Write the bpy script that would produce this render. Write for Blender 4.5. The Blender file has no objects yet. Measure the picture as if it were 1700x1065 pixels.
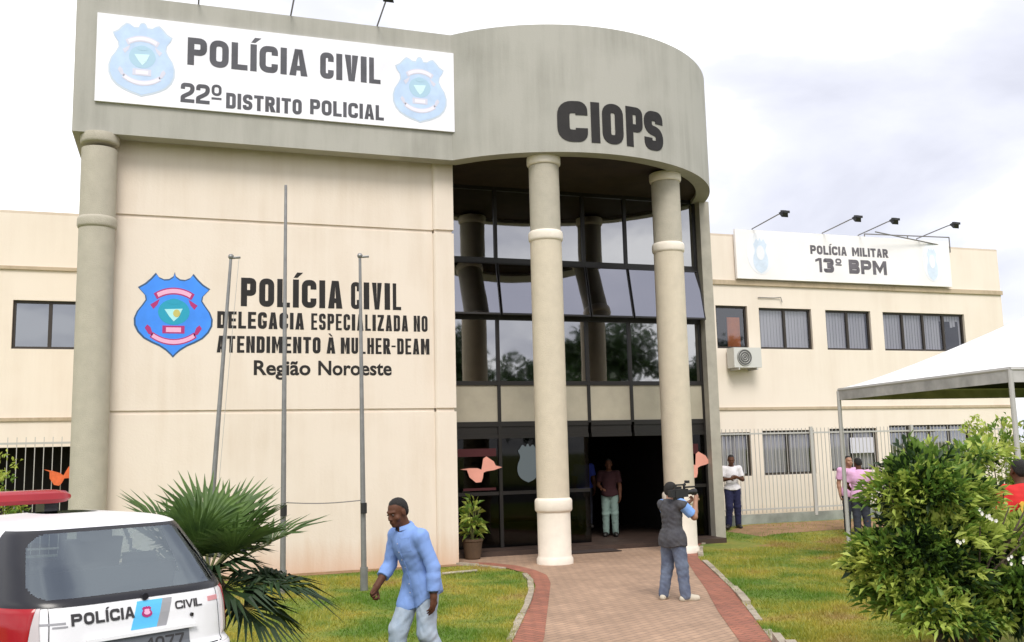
import bpy, bmesh, math, random
import numpy as np
from mathutils import Vector, Matrix

# ------------------------------------------------------------------ scene
S = bpy.context.scene
COL = S.collection
random.seed(7)
RNG = np.random.default_rng(7)
rad = math.radians

# ---- camera
YAW, PIT, ROL, CAMH, FPX = rad(19.1), rad(7.7), rad(-1.38), 2.05, 1600.0
_fw = Vector((math.sin(YAW) * math.cos(PIT), math.cos(YAW) * math.cos(PIT), math.sin(PIT)))
_rt = Vector((math.cos(YAW), -math.sin(YAW), 0))
_up = _rt.cross(_fw)
_r2 = _rt * math.cos(ROL) + _up * math.sin(ROL)
_u2 = _up * math.cos(ROL) - _rt * math.sin(ROL)
cam = bpy.data.cameras.new('camera')
cam.sensor_width = 36.0
cam.lens = 36.0 * FPX / 1700.0
cam.clip_start, cam.clip_end = 0.1, 2000
camo = bpy.data.objects.new('camera', cam)
COL.objects.link(camo)
camo.matrix_world = Matrix(((_r2.x, _u2.x, -_fw.x, 0), (_r2.y, _u2.y, -_fw.y, 0), (_r2.z, _u2.z, -_fw.z, CAMH), (0, 0, 0, 1)))
S.camera = camo

# ---- light
SUN_DIR = Vector((-0.15, -0.66, 0.78)).normalized()
sun = bpy.data.lights.new('sun', 'SUN')
sun.energy = 1.5
sun.angle = rad(25)
sun.color = (1.0, 0.95, 0.88)
suno = bpy.data.objects.new('sun', sun)
COL.objects.link(suno)
suno.rotation_euler = SUN_DIR.to_track_quat('Z', 'Y').to_euler()
suno.location = (5, -5, 30)

W = bpy.data.worlds.new('World')
S.world = W
W.use_nodes = True
nt = W.node_tree
nt.nodes.clear()
def wn(t, **k):
    n = nt.nodes.new(t)
    for a, b in k.items():
        setattr(n, a, b)
    return n
out = wn('ShaderNodeOutputWorld')
sky = wn('ShaderNodeTexSky', sky_type='NISHITA', sun_disc=False)
sky.sun_elevation = math.asin(SUN_DIR.z)
sky.sun_rotation = math.atan2(SUN_DIR.x, SUN_DIR.y)
b1 = wn('ShaderNodeBackground'); b1.inputs[1].default_value = 0.10
nt.links.new(sky.outputs[0], b1.inputs[0])
tc = wn('ShaderNodeTexCoord')
sep = wn('ShaderNodeSeparateXYZ'); nt.links.new(tc.outputs['Generated'], sep.inputs[0])
mz = wn('ShaderNodeMath', operation='MAXIMUM'); nt.links.new(sep.outputs[2], mz.inputs[0]); mz.inputs[1].default_value = 0.0
az = wn('ShaderNodeMath', operation='ADD'); nt.links.new(mz.outputs[0], az.inputs[0]); az.inputs[1].default_value = 0.22
dx = wn('ShaderNodeMath', operation='DIVIDE'); nt.links.new(sep.outputs[0], dx.inputs[0]); nt.links.new(az.outputs[0], dx.inputs[1])
dy = wn('ShaderNodeMath', operation='DIVIDE'); nt.links.new(sep.outputs[1], dy.inputs[0]); nt.links.new(az.outputs[0], dy.inputs[1])
cmb = wn('ShaderNodeCombineXYZ'); nt.links.new(dx.outputs[0], cmb.inputs[0]); nt.links.new(dy.outputs[0], cmb.inputs[1])
mp = wn('ShaderNodeMapping'); nt.links.new(cmb.outputs[0], mp.inputs[0])
mp.inputs['Location'].default_value = (3.35, 1.3, 0)
n1 = wn('ShaderNodeTexNoise'); n1.inputs['Scale'].default_value = 1.15; n1.inputs['Detail'].default_value = 8; n1.inputs['Roughness'].default_value = 0.52
n1.inputs['Distortion'].default_value = 0.3
nt.links.new(mp.outputs[0], n1.inputs['Vector'])
cr = wn('ShaderNodeValToRGB')
cr.color_ramp.elements[0].position = 0.30; cr.color_ramp.elements[0].color = (0.45, 0.46, 0.53, 1)
cr.color_ramp.elements[1].position = 0.59; cr.color_ramp.elements[1].color = (1.0, 1.0, 1.0, 1)
e = cr.color_ramp.elements.new(0.46); e.color = (0.595, 0.605, 0.67, 1)
nt.links.new(n1.outputs[0], cr.inputs[0])
b2 = wn('ShaderNodeBackground'); b2.inputs[1].default_value = 1.0
nt.links.new(cr.outputs[0], b2.inputs[0])
mx = wn('ShaderNodeMixShader'); mx.inputs[0].default_value = 0.96
nt.links.new(b1.outputs[0], mx.inputs[1]); nt.links.new(b2.outputs[0], mx.inputs[2])
nt.links.new(mx.outputs[0], out.inputs[0])

S.view_settings.view_transform = 'Standard'
S.view_settings.look = 'None'
S.view_settings.exposure = 0.74
S.view_settings.gamma = 1.0
S.cycles.max_bounces = 7
S.cycles.transparent_max_bounces = 12
S.cycles.caustics_reflective = False
S.cycles.caustics_refractive = False

# ------------------------------------------------------------------ materials
def mat(name, col, rough=0.7, var=0.0, vscale=3.0, col2=None, stretch=(1, 1, 1), bump=0.0, bscale=40.0, metal=0.0, spec=0.5, detail=6.0, sheen=0.0):
    m = bpy.data.materials.new(name)
    m.use_nodes = True
    N = m.node_tree.nodes; L = m.node_tree.links
    p = N['Principled BSDF']
    p.inputs['Base Color'].default_value = (*col, 1)
    p.inputs['Roughness'].default_value = rough
    p.inputs['Metallic'].default_value = metal
    p.inputs['Specular IOR Level'].default_value = spec
    tcn = None
    if var > 0 or col2 is not None or bump > 0:
        tcn = N.new('ShaderNodeTexCoord')
    if var > 0 or col2 is not None:
        mpn = N.new('ShaderNodeMapping'); L.new(tcn.outputs['Object'], mpn.inputs[0]); mpn.inputs['Scale'].default_value = stretch
        no = N.new('ShaderNodeTexNoise'); no.inputs['Scale'].default_value = vscale; no.inputs['Detail'].default_value = detail
        no.inputs['Roughness'].default_value = 0.6
        L.new(mpn.outputs[0], no.inputs['Vector'])
        r = N.new('ShaderNodeValToRGB')
        r.color_ramp.elements[0].position = 0.32; r.color_ramp.elements[1].position = 0.68
        if col2 is None:
            a = tuple(c * (1 - var) for c in col); b = tuple(min(1, c * (1 + var)) for c in col)
        else:
            a, b = col2, col
        r.color_ramp.elements[0].color = (*a, 1); r.color_ramp.elements[1].color = (*b, 1)
        L.new(no.outputs[0], r.inputs[0]); L.new(r.outputs[0], p.inputs['Base Color'])
    if bump > 0:
        nb = N.new('ShaderNodeTexNoise'); nb.inputs['Scale'].default_value = bscale; nb.inputs['Detail'].default_value = 4
        L.new(tcn.outputs['Object'], nb.inputs['Vector'])
        bp = N.new('ShaderNodeBump'); bp.inputs['Strength'].default_value = bump; bp.inputs['Distance'].default_value = 0.02
        L.new(nb.outputs[0], bp.inputs['Height']); L.new(bp.outputs[0], p.inputs['Normal'])
    return m

def stained_wall(name, base, stain, amt=0.5, streak=(3.0, 3.0, 0.25), grey=None, zstain=None):
    """painted plaster: soft blotches, rain streaks, optionally soil splash near the ground"""
    m = mat(name, base, 0.85, bump=0.12, bscale=30)
    N = m.node_tree.nodes; L = m.node_tree.links; p = N['Principled BSDF']
    tcn = N.new('ShaderNodeTexCoord')
    mpn = N.new('ShaderNodeMapping'); mpn.inputs['Scale'].default_value = streak; L.new(tcn.outputs['Object'], mpn.inputs[0])
    a = N.new('ShaderNodeTexNoise'); a.inputs['Scale'].default_value = 1.2; a.inputs['Detail'].default_value = 7; a.inputs['Roughness'].default_value = 0.65
    L.new(mpn.outputs[0], a.inputs['Vector'])
    b = N.new('ShaderNodeTexNoise'); b.inputs['Scale'].default_value = 0.8; b.inputs['Detail'].default_value = 5
    L.new(tcn.outputs['Object'], b.inputs['Vector'])
    mu = N.new('ShaderNodeMath'); mu.operation = 'MULTIPLY'; L.new(a.outputs[0], mu.inputs[0]); L.new(b.outputs[0], mu.inputs[1])
    r = N.new('ShaderNodeMapRange'); r.inputs[1].default_value = 0.2; r.inputs[2].default_value = 0.42; r.inputs[3].default_value = 0; r.inputs[4].default_value = amt
    L.new(mu.outputs[0], r.inputs[0])
    mix = N.new('ShaderNodeMix'); mix.data_type = 'RGBA'
    mix.inputs[6].default_value = (*base, 1); mix.inputs[7].default_value = (*stain, 1)
    L.new(r.outputs[0], mix.inputs[0])
    last = mix.outputs[2]
    if zstain:
        z0, z1, c = zstain
        sp = N.new('ShaderNodeSeparateXYZ'); L.new(tcn.outputs['Object'], sp.inputs[0])
        ad = N.new('ShaderNodeMath'); ad.operation = 'MULTIPLY_ADD'; L.new(a.outputs[0], ad.inputs[0]); ad.inputs[1].default_value = -(z1 - z0) * 1.2
        L.new(sp.outputs[2], ad.inputs[2])
        mr = N.new('ShaderNodeMapRange'); mr.inputs[1].default_value = z0 - (z1 - z0) * .6; mr.inputs[2].default_value = z1 - (z1 - z0) * .6; mr.inputs[3].default_value = 0.8; mr.inputs[4].default_value = 0
        L.new(ad.outputs[0], mr.inputs[0])
        m2 = N.new('ShaderNodeMix'); m2.data_type = 'RGBA'; m2.inputs[7].default_value = (*c, 1)
        L.new(last, m2.inputs[6]); L.new(mr.outputs[0], m2.inputs[0]); last = m2.outputs[2]
    L.new(last, p.inputs['Base Color'])
    return m

def glass(name, tint=(0.25, 0.27, 0.28), refl=0.12, rcol=(0.9, 0.92, 0.95), rough=0.02, wav=0.0, graze=0.45):
    """thin architectural glass: a tinted see-through sheet with a mirror coat that rises at grazing angles"""
    m = bpy.data.materials.new(name); m.use_nodes = True
    N = m.node_tree.nodes; L = m.node_tree.links
    N.remove(N['Principled BSDF']); o = N['Material Output']
    t = N.new('ShaderNodeBsdfTransparent'); t.inputs[0].default_value = (*tint, 1)
    g = N.new('ShaderNodeBsdfGlossy'); g.inputs[0].default_value = (*rcol, 1); g.inputs['Roughness'].default_value = rough
    fr = N.new('ShaderNodeLayerWeight'); fr.inputs[0].default_value = 0.3
    mr = N.new('ShaderNodeMapRange'); mr.inputs[3].default_value = refl; mr.inputs[4].default_value = min(1, refl + graze)
    L.new(fr.outputs['Fresnel'], mr.inputs[0])
    mxn = N.new('ShaderNodeMixShader'); L.new(mr.outputs[0], mxn.inputs[0]); L.new(t.outputs[0], mxn.inputs[1]); L.new(g.outputs[0], mxn.inputs[2])
    if wav:
        tcn = N.new('ShaderNodeTexCoord'); no = N.new('ShaderNodeTexNoise'); no.inputs['Scale'].default_value = 1.1; L.new(tcn.outputs['Object'], no.inputs['Vector'])
        bp = N.new('ShaderNodeBump'); bp.inputs['Strength'].default_value = wav; bp.inputs['Distance'].default_value = 0.05
        L.new(no.outputs[0], bp.inputs['Height']); L.new(bp.outputs[0], g.inputs['Normal'])
    L.new(mxn.outputs[0], o.inputs[0])
    return m

def leafmat(name, col, col2, tr=0.35, scale=2.0, rough=0.5):
    m = mat(name, col, rough, col2=col2, vscale=scale, detail=3)
    N = m.node_tree.nodes; L = m.node_tree.links; p = N['Principled BSDF']; o = N['Material Output']
    t = N.new('ShaderNodeBsdfTranslucent')
    src = p.inputs['Base Color'].links[0].from_socket
    L.new(src, t.inputs[0])
    mxn = N.new('ShaderNodeMixShader'); mxn.inputs[0].default_value = tr
    L.new(p.outputs[0], mxn.inputs[1]); L.new(t.outputs[0], mxn.inputs[2]); L.new(mxn.outputs[0], o.inputs[0])
    return m

M = {}
M['cream'] = stained_wall('cream_plaster', (0.775, 0.685, 0.595), (0.66, 0.555, 0.45), 0.6, zstain=(0.0, 0.6, (0.62, 0.42, 0.28)))
M['cream_wing'] = stained_wall('wing_plaster', (0.83, 0.745, 0.65), (0.73, 0.63, 0.53), 0.5, zstain=(0.0, 0.5, (0.6, 0.42, 0.3)))
M['cream_far'] = stained_wall('parapet_plaster', (0.70, 0.60, 0.50), (0.58, 0.47, 0.37), 0.6)
M['ledge'] = stained_wall('stained_ledge', (0.52, 0.42, 0.30), (0.34, 0.27, 0.18), 0.9, streak=(6, 6, 2))
M['concrete'] = stained_wall('grey_render', (0.415, 0.405, 0.365), (0.28, 0.275, 0.24), 0.7)
M['colgrey'] = mat('column_render', (0.46, 0.425, 0.35), 0.9, var=0.06, vscale=5, bump=0.5, bscale=60)
M['colcream'] = mat('column_cream', (0.62, 0.55, 0.435), 0.9, var=0.05, vscale=5, bump=0.5, bscale=60)
M['colwhite'] = mat('column_white', (0.80, 0.735, 0.64), 0.8, var=0.06, vscale=4, bump=0.1)
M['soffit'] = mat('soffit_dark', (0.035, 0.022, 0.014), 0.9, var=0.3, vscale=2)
M['frame'] = mat('bronze_frame', (0.012, 0.010, 0.009), 0.45)
M['wframe'] = mat('brown_frame', (0.035, 0.027, 0.022), 0.5)
M['spandrel'] = mat('spandrel_paint', (0.40, 0.365, 0.285), 0.7, var=0.1, vscale=2)
M['dark'] = mat('interior_dark', (0.012, 0.010, 0.009), 0.9)  # near-black room walls: the shade indoors is put into the colour
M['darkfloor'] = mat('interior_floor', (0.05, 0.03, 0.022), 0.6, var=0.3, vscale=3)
M['mirror'] = glass('reflective_glass', (0.02, 0.022, 0.024), 0.44, (0.80, 0.80, 0.82), 0.03, wav=0.05, graze=.12)
M['awn'] = glass('awning_glass', (0.03, 0.03, 0.03), 0.40, (0.76, 0.76, 0.84), 0.03, wav=0.03, graze=.08)
M['lobbyglass'] = glass('lobby_glass', (0.35, 0.34, 0.33), 0.02, (0.8, 0.8, 0.8), 0.03, graze=.10)
M['winglass'] = glass('window_glass', (0.80, 0.80, 0.84), 0.10, (0.8, 0.82, 0.9), 0.03)
M['darkglass'] = glass('dark_window_glass', (0.12, 0.12, 0.13), 0.30, (0.75, 0.78, 0.85), 0.03, wav=0.05)
M['blind'] = mat('blind', (0.66, 0.66, 0.68), 0.8, var=0.1, vscale=1, stretch=(14, 1, 0.2))
M['brownboard'] = mat('brown_board', (0.50, 0.14, 0.03), 0.7, var=0.2)
M['banner'] = mat('banner_vinyl', (0.86, 0.86, 0.92), 0.5, var=0.015, vscale=1.5)
M['banner2'] = mat('banner_vinyl_white', (0.90, 0.88, 0.89), 0.5, var=0.02, vscale=1.5)
M['ink'] = mat('banner_ink', (0.075, 0.075, 0.09), 0.6, var=0.2, vscale=3)
M['paint'] = mat('black_paint', (0.009, 0.007, 0.007), 0.7, var=0.4, vscale=6)
M['inkfade'] = mat('faded_ink', (0.13, 0.12, 0.14), 0.6, var=0.3, vscale=5)
M['eblue'] = mat('emblem_blue', (0.045, 0.26, 0.90), 0.6, var=0.1)
M['eedge'] = mat('emblem_edge', (0.03, 0.09, 0.20), 0.6)
M['ered'] = mat('emblem_red', (0.42, 0.02, 0.16), 0.6)
M['epink'] = mat('emblem_pink', (0.80, 0.42, 0.62), 0.6)
M['eteal'] = mat('emblem_teal', (0.01, 0.33, 0.50), 0.6)
M['eyel'] = mat('emblem_yellow', (0.55, 0.5, 0.15), 0.6)
M['ecyan'] = mat('emblem_cyan', (0.40, 0.78, 0.82), 0.6)
M['pblue'] = mat('pale_blue', (0.50, 0.64, 0.86), 0.6, var=0.08, vscale=4)
M['pedge'] = mat('pale_edge', (0.56, 0.64, 0.74), 0.6)
M['pred'] = mat('pale_red', (0.64, 0.64, 0.76), 0.6)
M['ppink'] = mat('pale_pink', (0.80, 0.78, 0.88), 0.6)
M['pteal'] = mat('pale_teal', (0.40, 0.59, 0.74), 0.6)
M['pcyan'] = mat('pale_cyan', (0.62, 0.84, 0.88), 0.6)
M['fblue'] = mat('fading_blue', (0.66, 0.76, 0.90), 0.6, var=0.1, vscale=4)
M['fpale'] = mat('fading_pale', (0.84, 0.86, 0.92), 0.6)
M['lamp'] = mat('lamp_black', (0.015, 0.015, 0.016), 0.5)
M['pipe'] = mat('grey_pipe', (0.22, 0.21, 0.21), 0.5, metal=0.3)
M['pole'] = mat('galvanised_pole', (0.26, 0.26, 0.26), 0.45, metal=0.55, var=0.15, vscale=6)
M['steel'] = mat('pale_steel', (0.50, 0.49, 0.47), 0.5, metal=0.2)
M['ac'] = mat('ac_white', (0.62, 0.62, 0.60), 0.5)
M['acgrey'] = mat('ac_grille', (0.10, 0.10, 0.10), 0.5)
M['white'] = mat('car_white', (0.80, 0.80, 0.82), 0.22, spec=0.5)
M['trim'] = mat('black_trim', (0.012, 0.012, 0.016), 0.25)
M['rubber'] = mat('rubber', (0.012, 0.012, 0.012), 0.8)
M['redlens'] = mat('red_lens', (0.36, 0.008, 0.014), 0.15)
M['clearlens'] = mat('clear_lens', (0.55, 0.50, 0.50), 0.15)
M['redbar'] = mat('lightbar_red', (0.34, 0.008, 0.018), 0.2)
M['carglass'] = glass('car_glass', (0.72, 0.80, 0.81), 0.17, (0.75, 0.85, 0.95), 0.02)
M['cyan'] = mat('decal_cyan', (0.10, 0.50, 0.85), 0.4)
M['grey'] = mat('decal_grey', (0.32, 0.32, 0.34), 0.4)
M['decal'] = mat('decal_black', (0.03, 0.028, 0.03), 0.4)
M['decalred'] = mat('decal_red', (0.65, 0.28, 0.30), 0.4)
M['plate'] = mat('plate_grey', (0.13, 0.14, 0.16), 0.4)
M['seat'] = mat('seat_cloth', (0.03, 0.035, 0.045), 0.9)
M['butter'] = mat('salmon_paper', (0.80, 0.36, 0.28), 0.7, var=0.06)
M['butterO'] = mat('orange_paper', (0.70, 0.14, 0.04), 0.7, var=0.2, vscale=6)
M['maroon'] = mat('maroon', (0.055, 0.006, 0.009), 0.8)
M['shieldpale'] = mat('pale_shield', (0.13, 0.165, 0.185), 0.6)
M['terracotta'] = mat('pot', (0.09, 0.055, 0.03), 0.8, var=0.2)
M['mat'] = mat('doormat', (0.035, 0.022, 0.018), 1.0, var=0.3, vscale=30)
M['canvas'] = mat('tent_canvas', (0.86, 0.86, 0.86), 0.75, var=0.03, vscale=2)
M['canvasgrey'] = mat('tent_valance', (0.42, 0.41, 0.40), 0.8, var=0.25, vscale=3)
M['canvasdark'] = mat('tent_shade', (0.008, 0.008, 0.009), 0.9)
M['green'] = mat('green_tarp', (0.01, 0.22, 0.07), 0.6, var=0.2)
M['umb'] = mat('blue_cloth', (0.09, 0.10, 0.18), 0.8, var=0.3, vscale=4)
M['paper'] = mat('white_paper', (0.62, 0.62, 0.70), 0.8)
M['kerb'] = mat('kerb_stone', (0.36, 0.31, 0.24), 0.9, var=0.35, vscale=4, bump=0.4)
M['soil'] = mat('red_soil', (0.34, 0.20, 0.11), 1.0, col2=(0.20, 0.13, 0.06), vscale=3, bump=0.5)
M['lowwall'] = mat('fence_kerb', (0.26, 0.28, 0.25), 0.9, var=0.3, vscale=2)
M['bark'] = mat('bark', (0.10, 0.075, 0.05), 0.95, var=0.4, vscale=20, bump=0.5)
M['palmbark'] = mat('palm_bark', (0.12, 0.085, 0.05), 0.95, var=0.4, vscale=25, bump=0.8)
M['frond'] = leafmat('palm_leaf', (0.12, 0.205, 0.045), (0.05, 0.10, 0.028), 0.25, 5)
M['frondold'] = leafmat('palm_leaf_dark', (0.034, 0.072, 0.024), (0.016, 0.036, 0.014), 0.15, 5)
M['petiole'] = mat('petiole', (0.16, 0.17, 0.05), 0.6)
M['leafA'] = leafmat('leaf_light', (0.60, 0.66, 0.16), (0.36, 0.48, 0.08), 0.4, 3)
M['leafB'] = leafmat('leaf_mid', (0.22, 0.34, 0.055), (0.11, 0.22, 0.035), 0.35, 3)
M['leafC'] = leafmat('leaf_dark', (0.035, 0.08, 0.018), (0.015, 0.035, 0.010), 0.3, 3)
M['petal'] = mat('white_petal', (0.80, 0.78, 0.70), 0.6)
M['treeleaf'] = leafmat('tree_leaf', (0.05, 0.10, 0.025), (0.025, 0.05, 0.014), 0.3, 1)
M['skinA'] = mat('skin_dark', (0.105, 0.042, 0.022), 0.62, var=0.12, vscale=14, spec=0.3)
M['skinB'] = mat('skin_tan', (0.36, 0.19, 0.12), 0.5, var=0.08, vscale=14)
M['hair'] = mat('hair_black', (0.010, 0.008, 0.007), 0.7, bump=0.6, bscale=200)
M['eye'] = mat('eye_white', (0.10, 0.07, 0.055), 0.6)
M['blueshirt'] = mat('blue_shirt', (0.225, 0.36, 0.72), 0.85, col2=(0.195, 0.325, 0.67), vscale=3, bump=0.10, bscale=45)
M['blueshirt2'] = mat('royal_blue_shirt', (0.04, 0.07, 0.42), 0.85, var=0.1)
M['paleblue'] = mat('pale_blue_shirt', (0.20, 0.38, 0.78), 0.85, var=0.1)
M['jean'] = mat('pale_jeans', (0.42, 0.50, 0.60), 0.9, col2=(0.28, 0.36, 0.46), vscale=7, bump=0.3, bscale=14)
M['jeandark'] = mat('worn_jeans', (0.16, 0.20, 0.28), 0.9, col2=(0.07, 0.085, 0.14), vscale=5, bump=0.3, bscale=14)
M['vest'] = mat('grey_vest', (0.085, 0.085, 0.095), 0.9, col2=(0.045, 0.045, 0.055), vscale=8, bump=0.3, bscale=20)
M['shoe'] = mat('black_shoe', (0.02, 0.018, 0.016), 0.5)
M['shoepale'] = mat('pale_shoe', (0.55, 0.50, 0.40), 0.7)
M['whiteshirt'] = mat('white_shirt', (0.76, 0.74, 0.78), 0.85, var=0.05)
M['navy'] = mat('navy_trousers', (0.012, 0.014, 0.055), 0.9)
M['pinkshirt'] = mat('pink_shirt', (0.74, 0.42, 0.66), 0.85, var=0.08)
M['darktrouser'] = mat('dark_trousers', (0.035, 0.04, 0.06), 0.9)
M['redshirt'] = mat('red_shirt', (0.62, 0.02, 0.02), 0.8, var=0.15)
M['redyellow'] = mat('shirt_print', (0.75, 0.45, 0.06), 0.8)
M['winered'] = mat('wine_top', (0.035, 0.008, 0.011), 0.9)
M['palegreen'] = mat('pale_trousers', (0.22, 0.31, 0.28), 0.9)
M['watch'] = mat('watch', (0.02, 0.02, 0.02), 0.3)
M['camera'] = mat('camera_body', (0.014, 0.014, 0.016), 0.45)
M['lens'] = mat('camera_lens', (0.01, 0.01, 0.02), 0.05)
M['asphalt'] = mat('asphalt', (0.055, 0.053, 0.05), 0.95, var=0.2, vscale=20, bump=0.4, bscale=90)

def grass_material():
    m = mat('lawn_grass', (0.10, 0.16, 0.03), 0.95, bump=0.8, bscale=45)
    N = m.node_tree.nodes; L = m.node_tree.links; p = N['Principled BSDF']
    tcn = N.new('ShaderNodeTexCoord')
    a = N.new('ShaderNodeTexNoise'); a.inputs['Scale'].default_value = 0.55; a.inputs['Detail'].default_value = 7; a.inputs['Roughness'].default_value = 0.62
    b = N.new('ShaderNodeTexNoise'); b.inputs['Scale'].default_value = 9; b.inputs['Detail'].default_value = 5
    L.new(tcn.outputs['Object'], a.inputs['Vector']); L.new(tcn.outputs['Object'], b.inputs['Vector'])
    r = N.new('ShaderNodeValToRGB')
    els = r.color_ramp.elements
    els[0].position = 0.34; els[0].color = (0.08, 0.15, 0.018, 1)
    els[1].position = 0.66; els[1].color = (0.30, 0.18, 0.06, 1)
    e1 = els.new(0.44); e1.color = (0.135, 0.19, 0.022, 1)
    e2 = els.new(0.56); e2.color = (0.22, 0.225, 0.032, 1)
    L.new(a.outputs[0], r.inputs[0])
    mixn = N.new('ShaderNodeMix'); mixn.data_type = 'RGBA'; mixn.blend_type = 'OVERLAY'; mixn.inputs[0].default_value = 0.5
    L.new(r.outputs[0], mixn.inputs[6]); L.new(b.outputs[0], mixn.inputs[7]); L.new(mixn.outputs[2], p.inputs['Base Color'])
    return m
M['lawn'] = grass_material()

def paver_material(name, cols, bw, bh, rot=0.0, mortar=(0.16, 0.12, 0.09)):
    m = mat(name, cols[0], 0.9)
    N = m.node_tree.nodes; L = m.node_tree.links; p = N['Principled BSDF']
    tcn = N.new('ShaderNodeTexCoord'); mpn = N.new('ShaderNodeMapping'); mpn.inputs['Rotation'].default_value = (0, 0, rot)
    L.new(tcn.outputs['Object'], mpn.inputs[0])
    br = N.new('ShaderNodeTexBrick')
    br.inputs['Color1'].default_value = (*cols[0], 1); br.inputs['Color2'].default_value = (*cols[1], 1); br.inputs['Mortar'].default_value = (*mortar, 1)
    br.inputs['Scale'].default_value = 1.0; br.inputs['Brick Width'].default_value = bw; br.inputs['Row Height'].default_value = bh
    br.inputs['Mortar Size'].default_value = 0.007; br.inputs['Mortar Smooth'].default_value = 0.3
    L.new(mpn.outputs[0], br.inputs['Vector'])
    no = N.new('ShaderNodeTexNoise'); no.inputs['Scale'].default_value = 1.3; no.inputs['Detail'].default_value = 8; no.inputs['Roughness'].default_value = 0.7
    L.new(tcn.outputs['Object'], no.inputs['Vector'])
    mixn = N.new('ShaderNodeMix'); mixn.data_type = 'RGBA'; mixn.blend_type = 'OVERLAY'; mixn.inputs[0].default_value = 0.55
    L.new(br.outputs[0], mixn.inputs[6]); L.new(no.outputs[0], mixn.inputs[7]); L.new(mixn.outputs[2], p.inputs['Base Color'])
    bp = N.new('ShaderNodeBump'); bp.inputs['Strength'].default_value = 0.5; bp.inputs['Distance'].default_value = 0.01; bp.invert = True
    L.new(br.outputs['Fac'], bp.inputs['Height']); L.new(bp.outputs[0], p.inputs['Normal'])
    return m
M['paver'] = paver_material('interlocking_pavers', ((0.41, 0.272, 0.185), (0.35, 0.232, 0.158)), 0.20, 0.10, rot=-0.48, mortar=(0.20, 0.145, 0.11))
M['redpaver'] = paver_material('red_pavers', ((0.36, 0.135, 0.085), (0.28, 0.11, 0.075)), 0.20, 0.10, rot=1.1, mortar=(0.14, 0.075, 0.05))

# ------------------------------------------------------------------ mesh builder
def world_loc(o):
    v = Vector((0, 0, 0))
    while o is not None:
        v += o.location
        o = o.parent
    return v

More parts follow.
